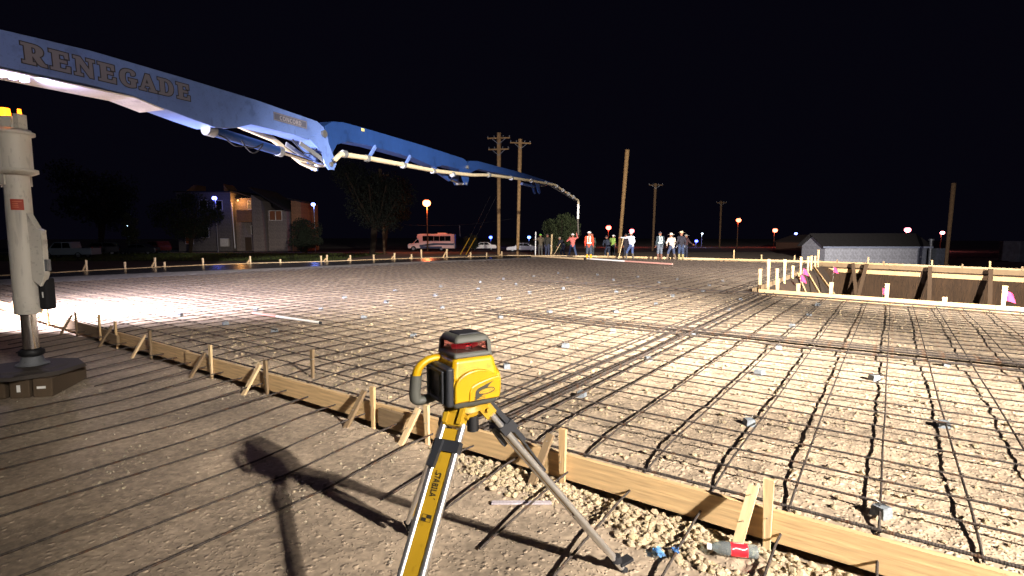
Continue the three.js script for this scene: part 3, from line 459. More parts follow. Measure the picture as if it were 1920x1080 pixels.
  part('boom_box', slab(shift([[27.9, 4.74], [28.0, 4.9], [28.6, 4.9], [32.45, 4.6], [35.3, 4.4], [35.4, 4.3], [35.3, 4.22], [32.45, 4.42], [28.4, 4.7]]), 0.2, 0.008).translate(0, 0, -0.25), M.galv, s4);
  part('delivery_pipe', wire([B(28.2, 4.76, 0), B(30, 4.62, 0), B(33, 4.38, 0), B(34.6, 4.27, 0)], 0.065, 10), M.pipe, s4);
  for (const s of [28.6, 30.2, 31.8, 33.2]) part('pipe_clamp', rod(B(s - 0.1, 4.74 - 0.075 * (s - 28.5), 0), B(s + 0.1, 4.725 - 0.075 * (s - 28.5), 0), 0.11, 0.11, 12), M.galv, s4);
  part('end_elbow', wire([B(34.4, 4.28, 0), B(34.75, 4.26, 0), B(34.9, 4.1, 0), B(34.9, 3.9, 0)], 0.075, 10), M.pipe, s4);
  part('delivery_hose', [wire([B(34.9, 3.95, 0), B(34.86, 3.4, 0), B(34.8, 2.9, 0)], 0.085, 10)], M.white, s4);
  part('hose_tip', [wire(run([0, 1, 0.1]).map((k) => B(34.8 + 0.25 * k * k + 0.05 * Math.sin(k * 3), 2.9 - 1.2 * k, 0)), 0.06, 10)], std({ color: 0x5d574f, roughness: 0.8 }), s4);

  // outrigger leg
  const o = grp('outrigger'), X = -5.08, Z = -5.55, at = (g) => wg(g.translate(X, 0, Z));
  part('support_beam', wg(beam(V(-7.9, 2.3, -6.0), V(X, 2.3, Z - 0.02), 0.36, 0.28)), M.truckWhite, o);
  part('upper_housing', at(lathe([[0, 2.68], [0.145, 2.68], [0.15, 2.66], [0.178, 2.655], [0.178, 2.625], [0.142, 2.62], [0.142, 2.29], [0.182, 2.28], [0.182, 2.245], [0.125, 2.22], [0, 2.22]], 28)), M.truckWhite, o);
  part('leg_tube', at(lathe([[0.105, 2.25], [0.108, 1.9], [0.11, 0.98], [0.112, 0.975], [0.112, 0.8], [0.09, 0.79], [0.05, 0.79]], 26)), M.truckWhite, o);
  part('top_bracket', at(merge([box(0.2, 0.13, 0.12, -0.05, 2.74, 0), box(0.05, 0.16, 0.1, 0.09, 2.75, 0)])), M.truckWhite, o);
  part('side_bracket', at(slab([[0.1, 1.85], [0.19, 1.68], [0.235, 1.66], [0.235, 1.2], [0.18, 1.08], [0.1, 1.15]], 0.07, 0.006)), M.truckWhite, o);
  part('side_bracket_lug', at(box(0.03, 0.12, 0.05, 0.245, 1.3, 0)), M.galv, o);
  part('rubber_stop', at(rbox(0.1, 0.34, 0.12, 0.03, 0.165, 1.0, -0.06)), M.rubber, o);
  part('stop_marking', at(box(0.012, 0.06, 0.004, 0.17, 0.99, 0.002)), M.white, o);
  part('sticker', at(new THREE.CylinderGeometry(0.1115, 0.1115, 0.11, 8, 1, true, 0.15, 0.95).translate(0, 1.92, 0)), printed(128, 128, (c) => { c.fillStyle = '#a8402c'; c.fillRect(0, 0, 128, 128); c.fillStyle = '#d27a5c'; for (let i = 0; i < 4; i++) c.fillRect(18, 24 + i * 22, 92 - (i * 37) % 40, 8); }), o);
  part('ram', at(cyl(0.068, 0.068, 0.62, 0, 0.28, 0, 24)), M.chrome, o);
  part('ram_collar', at(lathe([[0.085, 0.42], [0.11, 0.4], [0.11, 0.36], [0.08, 0.34], [0.06, 0.34]], 20)), M.black, o);
  part('foot_cone', at(lathe([[0.06, 0.345], [0.09, 0.335], [0.105, 0.28], [0.14, 0.262], [0.145, 0.246], [0, 0.246]], 24)), M.galv, o);
  const beacon = part('amber_beacon', at(merge([cyl(0.05, 0.042, 0.08, -0.06, 2.81, 0, 14), cyl(0.018, 0.014, 0.05, 0.09, 2.83, 0.0, 10)])), glow(0xff7a12, 9), o);
  bulb(0xff7a20, 1.2, W(V(X - 0.06, 2.93, Z)), 1, t);
  part('hose_bundle', [0, 1, 2].map((i) => wg(wire([V(X - 0.5, 2.1 - i * 0.04, Z - 0.1), V(X - 0.32, 1.9, Z + 0.02), V(X - 0.2, 2.05, Z + 0.02), V(X - 0.13, 2.2, Z)], 0.016))), M.rubber, o);
  // flood light low on the lorry's slab side
  const fl = grp('side_flood'), P = G(1.2, 12.6, 1.75);
  part('housing', wg(rbox(0.12, 0.2, 0.3, 0.02).rotateY(TURN).translate(P.x, P.y, P.z)), M.black, fl);
  part('lens', wg(box(0.01, 0.16, 0.26).rotateY(TURN).translate(...G(1.27, 12.6, 1.75).toArray())), glow(0xe8e2ff, 12), fl);
  part('bracket', wg(beam(G(0.6, 12.6, 1.15), G(1.16, 12.6, 1.74), 0.05, 0.05)), M.black, fl);
  spot(0xf6ecff, 1300, W(G(1.35, 12.6, 1.75)), W(G(13, 15.5, 0.3)), 66, 0.75, 5, t);
}
{
  const t = thing('cribbing', 'stack of weathered timbers under the outrigger foot', 'cribbing', [-5.08, 0, -5.5], 0.25);
  for (let i = 0; i < 4; i++) part('timber', rbox(0.165, 0.19, 0.72, 0.012, [-0.33, -0.1, 0.1, 0.29][i], 0.096 - 0.002 * i, 0.01 * i).rotateY(0.012 * i), M.cribbing, t);
  part('steel_plate', [new THREE.CylinderGeometry(0.47, 0.49, 0.035, 8).rotateY(0.2).translate(0, 0.212, 0), new THREE.CylinderGeometry(0.3, 0.34, 0.02, 16).translate(0, 0.237, 0)], std({ color: 0x4a433e, map: smudge, roughness: 0.8, metalness: 0.2 }), t);
  for (const [x, w, h] of [[0.11, 0.03, 0.07], [0.3, 0.075, 0.024]]) part('tag', box(w, h, 0.003, x, 0.1, 0.39), M.white, t);
}

// ---------------------------------------------------------------- laser level on its tripod
const TC = V(-0.18, 0, -2.0);
{
  const t = thing('tripod', 'yellow and aluminium surveying tripod carrying the laser level', 'tripod', TC.toArray());
  part('head_plate', [new THREE.CylinderGeometry(0.088, 0.095, 0.018, 6).rotateY(0.3).translate(0, 0.959, 0), cyl(0.05, 0.06, 0.03, 0, 0.92, 0, 16)], M.legYellow, t);
  part('mounting_screw', [cyl(0.022, 0.022, 0.06, 0.03, 0.86, 0.02, 12), cyl(0.012, 0.012, 0.1, 0.03, 0.875, 0.02, 10)], M.black, t);
  const feet = [V(0.72, 0, -0.42), V(-0.37, 0, -0.735), V(-0.285, 0, 0.68)];
  feet.forEach((f, i) => {
    const d = V(f.x, 0, f.z).normalize(), lat = V(d.z, 0, -d.x).multiplyScalar(i === 2 ? 1 : 1), a = d.clone().multiplyScalar(0.075).setY(0.935), ax = f.clone().sub(a).normalize(), nrm = V(0, 0, 0).crossVectors(ax, lat).normalize();
    const L = a.distanceTo(f), q = (k, s = 0, n = 0) => a.clone().addScaledVector(ax, k * L).addScaledVector(lat, s).addScaledVector(nrm, n);
    const leg = new THREE.Group(); leg.name = 'leg'; t.add(leg);
    part('hinge', [beam(q(-0.045), q(0.035), 0.03, 0.078, nrm), beam(q(-0.03, 0.03), q(0.03, 0.03), 0.05, 0.016, nrm), beam(q(-0.03, -0.03), q(0.03, -0.03), 0.05, 0.016, nrm), rod(q(0, -0.052), q(0, 0.052), 0.009)], M.legYellow, leg);
    for (const s of [-0.039, 0.039]) part('tube', rod(q(0.025, s), q(0.86, s), 0.0125, 0.0125, 12), M.alu, leg);
    part('panel', beam(q(0.045), q(0.8), 0.012, 0.056, nrm), M.legYellow, leg);
    part('clamp', [beam(q(0.082), q(0.118), 0.032, 0.104, nrm), beam(q(0.085, -0.026 * lat.x, 0.022 * (nrm.z > 0 ? 1 : -1)), q(0.172, -0.03 * lat.x, 0.03 * (nrm.z > 0 ? 1 : -1)), 0.018, 0.028, nrm)], M.darkPlastic, leg);
    part('extension', [rod(q(0.6), q(0.985), 0.0145, 0.0145, 12)], M.alu, leg);
    part('foot', [rod(q(0.93), q(1.0), 0.004, 0.02, 10), beam(q(0.95, 0, 0), q(0.95, 0, 0).add(d.clone().multiplyScalar(0.075).setY(0.01)), 0.014, 0.045), cyl(0.028, 0.022, 0.03, ...q(0.93).toArray(), 10)], M.rubber, leg);
    if (i === 0) part('carry_strap', [beam(q(0.0, 0.0, 0.03), q(0.2, 0.0, 0.036), 0.02, 0.05, nrm), beam(q(0.2, 0, 0.032), q(0.36, 0.0, 0.022), 0.008, 0.03, nrm), beam(q(0.1, 0, 0.034), q(0.14, 0.0, 0.036), 0.034, 0.06, nrm)], M.darkPlastic, leg);
    if (i === 2) { // print on the panel: lettering runs down the leg
      const m = printed(1024, 128, (c) => { c.clearRect(0, 0, 1024, 128); c.fillStyle = '#2b2616'; c.font = 'bold 92px sans-serif'; c.textBaseline = 'middle'; c.fillText('.STABILA\u00b4', 20, 66, 560); c.fillRect(664, 14, 48, 48); c.fillRect(712, 64, 48, 48); c.strokeStyle = '#2b2616'; c.lineWidth = 5; c.strokeRect(664, 14, 96, 98); });
      const len = 0.235, w = 0.046, c = q(0.275), g = new THREE.PlaneGeometry(len, w), side = nrm.z > 0 ? 1 : -1;
      const x = ax.clone(), z = nrm.clone().multiplyScalar(side), y = V(0, 0, 0).crossVectors(z, x);
      part('lettering', g.applyMatrix4(new THREE.Matrix4().makeBasis(x, y, z).setPosition(c.addScaledVector(z, 0.0085))), m, leg);
    }
  });
}
{
  const t = thing('laser_level', 'yellow rotating laser level with dark battery door and grey side grip', 'laser level', [TC.x, 0.9695, TC.z], THREE.MathUtils.degToRad(31));
  t.scale.set(1.06, 0.85, 1.06);
  const taper = (g, y0, y1, k) => { const p = g.attributes.position; for (let i = 0; i < p.count; i++) { const s = lerp(1, k, clamp((p.getY(i) - y0) / (y1 - y0))); p.setX(i, p.getX(i) * s); p.setZ(i, p.getZ(i) * s); } g.computeVertexNormals(); return g; };
  part('base', taper(rbox(0.196, 0.05, 0.196, 0.02, 0, 0.025, 0, 3), 0.05, 0, 0.82), M.greyPlastic, t);
  const body = part('housing', [taper(rbox(0.19, 0.1, 0.19, 0.018, 0, 0.083, 0, 4), 0.03, 0.14, 0.985), taper(rbox(0.187, 0.1, 0.187, 0.02, 0, 0.172, 0, 4), 0.12, 0.225, 0.83)], M.yellow, t);
  const arch = []; for (let i = 0; i <= 14; i++) { const a = Math.PI * (1 - i / 14); arch.push([Math.cos(a) * 0.086, 0.1 + Math.sin(a) * 0.072]); }
  part('front_panel', slab([[-0.086, 0.036], ...arch, [0.086, 0.036]], 0.02, 0.006).translate(0, 0, 0.0925), M.yellow, t);
  part('badge_panel', slab([[-0.036, 0.038], [-0.034, 0.08], [-0.026, 0.1], [-0.006, 0.113], [0.05, 0.131], [0.08, 0.134], [0.084, 0.12], [0.084, 0.038]], 0.014, 0.005).translate(0, 0, 0.1005), M.yellow, t);
  part('side_panel', slab([[-0.078, 0.036], ...arch, [0.078, 0.036]], 0.02, 0.006).translate(0, 0, 0.0935).rotateY(Math.PI / 2), M.yellow, t);
  part('logo', new THREE.PlaneGeometry(0.1, 0.1).translate(0.028, 0.082, 0.109), printed(512, 512, (c) => {
    c.clearRect(0, 0, 512, 512); c.fillStyle = '#34352f'; c.beginPath(); c.moveTo(40, 470); c.lineTo(46, 300); c.quadraticCurveTo(56, 210, 150, 180); c.lineTo(420, 70); c.quadraticCurveTo(300, 160, 262, 250); c.lineTo(250, 330); c.closePath(); c.fill();
    c.save(); c.translate(265, 285); c.rotate(-0.13); c.fillStyle = '#cfa414'; c.beginPath(); c.ellipse(0, 0, 158, 66, 0, 0, 7); c.fill(); c.lineWidth = 20; c.strokeStyle = '#2b2a22'; c.stroke(); c.lineWidth = 10; c.beginPath(); c.ellipse(0, 0, 128, 44, 0, 0, 7); c.stroke(); c.font = 'bold 50px sans-serif'; c.fillStyle = '#3b3a30'; c.textAlign = 'center'; c.textBaseline = 'middle'; c.fillText('SPECTRA', 0, 2, 200); c.restore();
    c.fillStyle = '#34352f'; for (let i = 0; i < 3; i++) c.fillRect(20, 392 + i * 34, 220, 12);
  }, 0.5), t);
  part('battery_door', [rbox(0.03, 0.172, 0.186, 0.012, -0.097, 0.104, 0, 3), rbox(0.012, 0.14, 0.014, 0.004, -0.115, 0.102, 0.062), rbox(0.012, 0.14, 0.014, 0.004, -0.115, 0.102, -0.062), rbox(0.012, 0.016, 0.136, 0.004, -0.115, 0.166, 0), rbox(0.012, 0.016, 0.136, 0.004, -0.115, 0.04, 0)], M.darkPlastic, t);
  part('door_rim', [rbox(0.008, 0.12, 0.006, 0.002, -0.118, 0.103, 0.05), rbox(0.008, 0.12, 0.006, 0.002, -0.118, 0.103, -0.05), rbox(0.008, 0.006, 0.1, 0.002, -0.118, 0.162, 0)], M.greyPlastic, t);
  part('door_knob', new THREE.CylinderGeometry(0.008, 0.008, 0.01, 12).rotateZ(Math.PI / 2).translate(-0.117, 0.058, -0.03), M.greyPlastic, t);
  const hz = -0.045, handle = part('handle', [tube([V(-0.06, 0.196, hz), V(-0.1, 0.202, hz), V(-0.135, 0.19, hz), V(-0.16, 0.162, hz), V(-0.168, 0.132, hz)], 0.016, 10, 28)], M.yellow, t);
  part('grip', [tube([V(-0.168, 0.136, hz), V(-0.172, 0.09, hz), V(-0.174, 0.045, hz), V(-0.168, 0.022, hz), V(-0.14, 0.02, hz), V(-0.1, 0.028, hz)], 0.0205, 10, 34)], M.greyPlastic, handle);
  const head = new THREE.Group(); head.name = 'lighthouse'; head.position.y = 0.222; t.add(head);
  part('lower_ring', taper(rbox(0.152, 0.024, 0.152, 0.01, 0, 0.008, 0, 2), 0, 0.02, 0.94), M.greyPlastic, head);
  for (const [a, b] of [[-1, -1], [1, -1], [1, 1]]) part('pillar', beam(V(a * 0.064, 0.01, b * 0.064), V(a * 0.061, 0.066, b * 0.061), 0.014, 0.014, V(1, 0, 0)), M.greyPlastic, head);
  part('cap', taper(rbox(0.142, 0.034, 0.142, 0.014, 0, 0.076, 0, 3), 0.062, 0.094, 0.82), M.greyPlastic, head);
  part('cap_pad', rbox(0.085, 0.008, 0.085, 0.004, 0, 0.0945, 0, 2), M.darkPlastic, head);
  const pane = phys({ color: 0xf4dcdc, roughness: 0.03, transmission: 1, thickness: 0, ior: 1.45 });
  for (const [x, z, ry] of [[0, 0.062, 0], [0, -0.062, Math.PI], [0.062, 0, Math.PI / 2], [-0.062, 0, -Math.PI / 2]]) part('pane', box(0.118, 0.048, 0.002).rotateY(ry).translate(x, 0.042, z), pane, head);
  part('rotor', [cyl(0.03, 0.022, 0.03, 0, 0.016, 0, 16), cyl(0.018, 0.018, 0.02, 0, 0.044, 0, 14)], M.black, head);
  part('rotor_prism', [cyl(0.026, 0.02, 0.016, 0.0, 0.034, 0, 12)], glow(0xff1e3c, 0.9), head);
  part('red_filter', [box(0.05, 0.022, 0.002, -0.02, 0.038, 0.035).rotateY(-0.5), box(0.04, 0.02, 0.002, 0.02, 0.036, 0.03).rotateY(0.6)], glow(0xe02038, 0.35), head);
}

// ---------------------------------------------------------------- small things on the ground
{
  const p = G(2.655, 0.56, 0.068), t = thing('drink_bottle', 'clear plastic drink bottle with a red label lying on the rubble', 'bottle', p.toArray(), 0);
  const a = G(2.60, 0.665), b = G(2.69, 0.455), dir = Math.atan2(-(b.z - a.z), b.x - a.x); t.rotation.y = dir;   // length along x, neck at -x
  const lay = (g) => g.rotateZ(-Math.PI / 2);
  const clear = phys({ color: 0xc2cbcd, roughness: 0.1, transmission: 0.8, thickness: 0, ior: 1.5, clearcoat: 0.6, clearcoatRoughness: 0.05 });
  part('shell', lay(lathe([[0.0, 0.118], [0.026, 0.118], [0.033, 0.11], [0.0335, 0.088], [0.031, 0.08], [0.0325, 0.07], [0.0325, -0.01], [0.0345, -0.02], [0.034, -0.045], [0.028, -0.07], [0.016, -0.092], [0.0125, -0.1], [0.0125, -0.112]].reverse(), 28)), clear, t);
  part('cap', lay(lathe([[0.0145, -0.098], [0.0148, -0.116], [0.013, -0.119], [0, -0.119]], 20)), std({ color: 0xdfe6ea, roughness: 0.5 }), t);
  part('label', lay(new THREE.CylinderGeometry(0.0332, 0.0332, 0.078, 28, 1, true).translate(0, 0.03, 0)), std({ roughness: 0.4, map: canvasTex(512, 256, (c) => { c.fillStyle = '#d3202f'; c.fillRect(0, 0, 512, 256); c.strokeStyle = '#fbeeea'; c.lineWidth = 13; c.lineCap = 'round'; for (const o of [0, 256]) { c.beginPath(); c.moveTo(o + 40, 30); c.bezierCurveTo(o + 100, 60, o + 40, 130, o + 90, 220); c.stroke(); c.beginPath(); c.moveTo(o + 110, 60); for (let k = 0; k < 6; k++) c.quadraticCurveTo(o + 150, 70 + k * 26, o + 112, 84 + k * 26); c.stroke(); c.lineWidth = 9; c.beginPath(); c.moveTo(o + 190, 20); c.bezierCurveTo(o + 240, 90, o + 170, 150, o + 215, 235); c.stroke(); } }) }), t);
}
{
  const at = (u, v) => G(u, v, outerH(u, v) + 0.012);
  const crumple = (s, col, u, v, label) => { const g = new THREE.PlaneGeometry(s, s * 0.6, 6, 5), p = g.attributes.position; for (let i = 0; i < p.count; i++) p.setXYZ(i, p.getX(i) + rr(-0.006, 0.006), p.getY(i) + rr(-0.006, 0.006), rr(-0.012, 0.012)); g.rotateX(-Math.PI / 2).rotateY(rr(0, 3)); g.computeVertexNormals(); const m = part('plastic_scrap', g, phys({ color: col, roughness: 0.3, side: THREE.DoubleSide, transmission: 0.3, thickness: 0 }), scene); m.position.copy(at(u, v)); m.position.y += 0.015; tag(m, label, 'litter', null); };
  crumple(0.07, 0x6fa4d8, 2.47, 0.86, 'crumpled pale blue plastic scrap nearest the tripod foot'); crumple(0.05, 0x5a8fd0, 2.50, 0.79, 'smaller deep blue plastic scrap in the rubble by the drink bottle');
  const s = thing('lath_strip', 'pale flat lath lying on the dirt between the tripod legs', 'lath', at(2.52, 1.72).toArray(), 0); const a = at(2.424, 1.875), b = at(2.616, 1.572);
  part('lath', beam(a.clone().sub(s.position), b.clone().sub(s.position), 0.008, 0.035), std({ color: 0xd2c8ce, map: speck, roughness: 0.8 }), s);
}
function lying(name, label, cat, a, b, r, m, m2, cut = 0.6) { // pole lying on the mat, its far end in another colour
  const t = thing(name, label, cat, a.clone().lerp(b, 0.5).toArray()), l = (k) => a.clone().lerp(b, k).sub(t.position);
  part('pole', rod(l(0), l(cut), r, r, 12), m, t); if (m2) part('coloured_end', rod(l(cut), l(1), r * 1.01, r * 1.01, 12), m2, t); part('end_cap', rod(l(-0.01), l(0.004), r * 1.12, r * 1.12, 12), M.black, t); return t;
}
lying('marking_pole', 'white pole with a pink end lying on the rebar in the bright patch', 'pole', G(5.24, 7.6, 0.185), G(5.2, 9.6, 0.185), 0.021, M.white, std({ color: 0xe2998f, roughness: 0.6 }), 0.62);
lying('screed_board', 'long pale straightedge lying near the row of distant workers', 'screed', G(28.6, 15.0, 0.24), G(32.2, 23.7, 0.26), 0.06, M.woodPale);
lying('screed_pipe', 'white pipe with faded red half lying on the rebar before the workers', 'pipe', G(29.6, 15.4, 0.22), G(26.6, 9.0, 0.2), 0.045, M.white, std({ color: 0xb98a7e, roughness: 0.6 }), 0.5);
{
  const flags = [[21.6, 2.55, 0.45, 'pink survey flag standing among the stakes on the side of the pit'], [20.2, 2.45, 0.3, 'lower pink survey flag drooping on the slope beneath the stakes'], [25.5, 1.9, 0.35, 'pink survey flag at the top of the diagonal braces'], [24.0, 0.2, -0.25, 'pink survey flag in the middle of the dark pit'], [16.6, -2.05, 0.42, 'pink survey flag between the last two stakes on the pit rim']];
  for (const [u, v, y, label] of flags) {
    const p = G(u, v, 0), t = thing('survey_flag', label, 'flag', [p.x, y - 0.75, p.z], -0.4);
    part('wire_staff', rod(V(0, 0, 0), V(0, 0.78, 0), 0.004, 0.004, 5), M.steel, t);
    const g = new THREE.PlaneGeometry(0.16, 0.22, 4, 4).translate(0.08, 0.66, 0), q = g.attributes.position; for (let i = 0; i < q.count; i++) { const x = q.getX(i); q.setXYZ(i, x * (0.5 + 0.5 * (1 - (q.getY(i) - 0.55) / 0.22) + 0.2), q.getY(i) - x * 0.4, 0.02 * Math.sin(x * 40 + q.getY(i) * 9)); } g.computeVertexNormals();
    part('flag_cloth', g, phys({ color: 0xf0306a, side: THREE.DoubleSide, roughness: 0.8, transmission: 0.3, thickness: 0 }), t);
  }
}

// ---------------------------------------------------------------- people
seed = 601;
function skinField(bones, cell, k) { // smooth union of tapered capsules, meshed with surface nets; vertex colours by nearest bone
  const lo = V(9, 9, 9), hi = V(-9, -9, -9);
  for (const b of bones) for (const [p, r] of [[b[0], b[2]], [b[1], b[3]]]) { lo.min(p.clone().addScalar(-r - 0.06)); hi.max(p.clone().addScalar(r + 0.06)); }
  const n = [0, 1, 2].map((a) => Math.ceil((hi.getComponent(a) - lo.getComponent(a)) / cell) + 1), F = new Float32Array(n[0] * n[1] * n[2]), id = (i, j, l) => i + n[0] * (j + n[1] * l);
  const pre = bones.map(([a, b, ra, rb]) => { const d = b.clone().sub(a); return [a, d, d.lengthSq() || 1e-9, ra, rb]; });
  const dist = (x, y, z, B) => { const [a, d, l, ra, rb] = B, px = x - a.x, py = y - a.y, pz = z - a.z, t = clamp((px * d.x + py * d.y + pz * d.z) / l); return Math.hypot(px - d.x * t, py - d.y * t, pz - d.z * t) - lerp(ra, rb, t); };
  for (let l = 0; l < n[2]; l++) for (let j = 0; j < n[1]; j++) for (let i = 0; i < n[0]; i++) {
    let f = 9; const x = lo.x + i * cell, y = lo.y + j * cell, z = lo.z + l * cell;
    for (const B of pre) { const d = dist(x, y, z, B), h = clamp(0.5 + 0.5 * (f - d) / k); f = lerp(f, d, h) - k * h * (1 - h); }
    F[id(i, j, l)] = f;
  }
  const pos = [], col = [], idx = [], at = new Int32Array(F.length).fill(-1);
  for (let l = 0; l < n[2] - 1; l++) for (let j = 0; j < n[1] - 1; j++) for (let i = 0; i < n[0] - 1; i++) {
    let c = 0, sx = 0, sy = 0, sz = 0; const v = (a, b, d) => F[id(i + a, j + b, l + d)];
    const edge = (a, b, d, e, f, g) => { const p = v(a, b, d), q = v(e, f, g); if ((p < 0) !== (q < 0)) { const t = p / (p - q); sx += a + (e - a) * t; sy += b + (f - b) * t; sz += d + (g - d) * t; c++; } };
    for (const a of [0, 1]) for (const b of [0, 1]) { edge(0, a, b, 1, a, b); edge(a, 0, b, a, 1, b); edge(a, b, 0, a, b, 1); }
    if (!c) continue;
    const x = lo.x + (i + sx / c) * cell, y = lo.y + (j + sy / c) * cell, z = lo.z + (l + sz / c) * cell; at[id(i, j, l)] = pos.length / 3; pos.push(x, y, z);
    let best = 9, bc = null; pre.forEach((B, m) => { const d = dist(x, y, z, B); if (d < best) { best = d; bc = bones[m][4]; } }); const cc = typeof bc === 'function' ? bc(x, y, z) : bc; col.push(cc.r, cc.g, cc.b);
  }
  for (let l = 1; l < n[2] - 1; l++) for (let j = 1; j < n[1] - 1; j++) for (let i = 1; i < n[0] - 1; i++) {
    const a = F[id(i, j, l)] < 0, quad = (p, q, r, s, flip) => { if (Math.min(p, q, r, s) < 0) return; flip ? idx.push(p, r, q, q, r, s) : idx.push(p, q, r, q, s, r); };
    if (a !== (F[id(i + 1, j, l)] < 0)) quad(at[id(i, j - 1, l - 1)], at[id(i, j, l - 1)], at[id(i, j - 1, l)], at[id(i, j, l)], !a);
    if (a !== (F[id(i, j + 1, l)] < 0)) quad(at[id(i - 1, j, l - 1)], at[id(i, j, l - 1)], at[id(i - 1, j, l)], at[id(i, j, l)], a);
    if (a !== (F[id(i, j, l + 1)] < 0)) quad(at[id(i - 1, j - 1, l)], at[id(i, j - 1, l)], at[id(i - 1, j, l)], at[id(i, j, l)], !a);
  }
  const g = new THREE.BufferGeometry(); g.setAttribute('position', new THREE.Float32BufferAttribute(pos, 3)); g.setAttribute('color', new THREE.Float32BufferAttribute(col, 3)); g.setIndex(idx); g.computeVertexNormals(); return g;
}
const C = (h) => new THREE.Color(h), clothMat = std({ vertexColors: true, roughness: 0.9 });
const painted = (g, c) => { const n = g.attributes.position.count, a = new Float32Array(n * 3); for (let i = 0; i < n; i++) a.set([c.r, c.g, c.b], i * 3); g.setAttribute('color', new THREE.BufferAttribute(a, 3)); return g; };
function person(label, x, z, face, o, y = groundAt(x, z)) {
  const t = thing('person', label, 'person', [x, y, z], face, 'workers on the pour');
  // local axes: +z is where the person faces, +x their left
  const J = { hip: V(0, 0.93, 0), chest: V(0, 1.32, 0.01), neck: V(0, 1.5, 0.0), head: V(0, 1.64, 0.02), sl: V(0.19, 1.43, 0), sr: V(-0.19, 1.43, 0), el: V(0.25, 1.15, -0.02), er: V(-0.25, 1.15, -0.02), hl: V(0.24, 0.92, 0.1), hr: V(-0.24, 0.92, 0.1), kl: V(0.11, 0.5, 0.03), kr: V(-0.11, 0.5, 0.03), al: V(0.12, 0.1, 0), ar: V(-0.12, 0.1, 0) };
  for (const k in o.pose ?? {}) J[k] = V(...o.pose[k]);
  const sh = C(o.shirt), tr = C(o.trousers), bt = C(o.boots ?? 0x2a2522), sk = C(0x8d5f48), slv = C(o.sleeve ?? o.shirt), top = o.vest ? (px, py, pz) => { const h = (py - J.hip.y) / (J.chest.y - J.hip.y); return (Math.abs(h - 0.42) < 0.13 || (h > 0.42 && Math.abs(Math.abs(px) - 0.075) < 0.03)) ? C(o.vest) : sh; } : sh;
  const hl = J.hip.clone().add(V(0.09, -0.03, 0)), hr = J.hip.clone().add(V(-0.09, -0.03, 0)), toe = (a, s) => a.clone().add(V(s * 0.02, -0.06, 0.15)), mid = (a, b, k) => a.clone().lerp(b, k);
  const bones = [
    [J.hip, J.chest, 0.15, 0.165, top], [mid(J.hip, J.chest, 0.9).add(V(0.07, 0, 0)), mid(J.hip, J.chest, 0.9).add(V(-0.07, 0, 0)), 0.135, 0.135, top], [J.sl, J.sr, 0.085, 0.085, top], [J.hip.clone().add(V(0.06, -0.02, 0)), J.hip.clone().add(V(-0.06, -0.02, 0)), 0.135, 0.135, tr],
    [J.chest, J.neck, 0.1, 0.062, top], [J.neck, mid(J.neck, J.head, 0.6), 0.056, 0.056, sk], [J.head, J.head.clone().add(V(0, 0.055, -0.005)), 0.085, 0.095, sk], [J.head.clone().add(V(0, -0.055, 0.035)), J.head.clone().add(V(0, 0.0, 0.045)), 0.05, 0.06, sk], [J.head.clone().add(V(0, 0.0, 0.09)), J.head.clone().add(V(0, -0.015, 0.108)), 0.012, 0.016, sk], [J.head.clone().add(V(0.09, 0, 0)), J.head.clone().add(V(0.092, 0.03, -0.01)), 0.016, 0.02, sk], [J.head.clone().add(V(-0.09, 0, 0)), J.head.clone().add(V(-0.092, 0.03, -0.01)), 0.016, 0.02, sk],
    [J.sl, J.el, 0.07, 0.054, slv], [J.el, J.hl, 0.052, 0.038, o.short ? sk : slv], [J.sr, J.er, 0.07, 0.054, slv], [J.er, J.hr, 0.052, 0.038, o.short ? sk : slv],
    [hl, J.kl, 0.105, 0.075, tr], [J.kl, J.al, 0.072, 0.06, (a, b) => (o.tall && b < J.al.y + 0.3 ? bt : tr)], [hr, J.kr, 0.105, 0.075, tr], [J.kr, J.ar, 0.072, 0.06, (a, b) => (o.tall && b < J.ar.y + 0.3 ? bt : tr)],
    [J.al.clone().add(V(0, -0.045, -0.03)), toe(J.al, 1), 0.055, 0.042, bt], [J.ar.clone().add(V(0, -0.045, -0.03)), toe(J.ar, -1), 0.055, 0.042, bt],
  ];
  const gl = C(o.gloves ?? 0x8d5f48), fingers = [];
  for (const [e, h, s] of [[J.el, J.hl, 1], [J.er, J.hr, -1]]) {
    const d = h.clone().sub(e).normalize(), side = V(0, 0, 0).crossVectors(d, V(s, 0, 0.2)).normalize(), curl = V(0, 0, 0).crossVectors(side, d);
    bones.push([h, h.clone().addScaledVector(d, 0.075), 0.034, 0.036, gl]);
    for (let i = 0; i < 4; i++) { const a = h.clone().addScaledVector(d, 0.09).addScaledVector(side, (i - 1.5) * 0.02), b = a.clone().addScaledVector(d, 0.045 - 0.004 * Math.abs(i - 1.3)).addScaledVector(curl, 0.012), c = b.clone().addScaledVector(d, 0.02).addScaledVector(curl, 0.03); fingers.push(painted(merge([rod(a, b, 0.009, 0.01, 6), rod(b, c, 0.007, 0.009, 6)]), gl)); }
    const a = h.clone().addScaledVector(d, 0.03).addScaledVector(side, 0.03), b = a.clone().addScaledVector(side, 0.03).addScaledVector(d, 0.035); fingers.push(painted(rod(a, b, 0.009, 0.011, 6), gl));
  }
  const eyes = [-1, 1].map((s) => painted(new THREE.SphereGeometry(0.011, 8, 6).translate(J.head.x + s * 0.034, J.head.y + 0.02, J.head.z + 0.088), C(0x15100e)));
  part('body', merge([skinField(bones, 0.03, 0.035), ...fingers, ...eyes]), clothMat, t);
  const hp = J.head, put = (g) => g.rotateX(o.nod ?? 0).translate(hp.x, hp.y + 0.07, hp.z - 0.005);
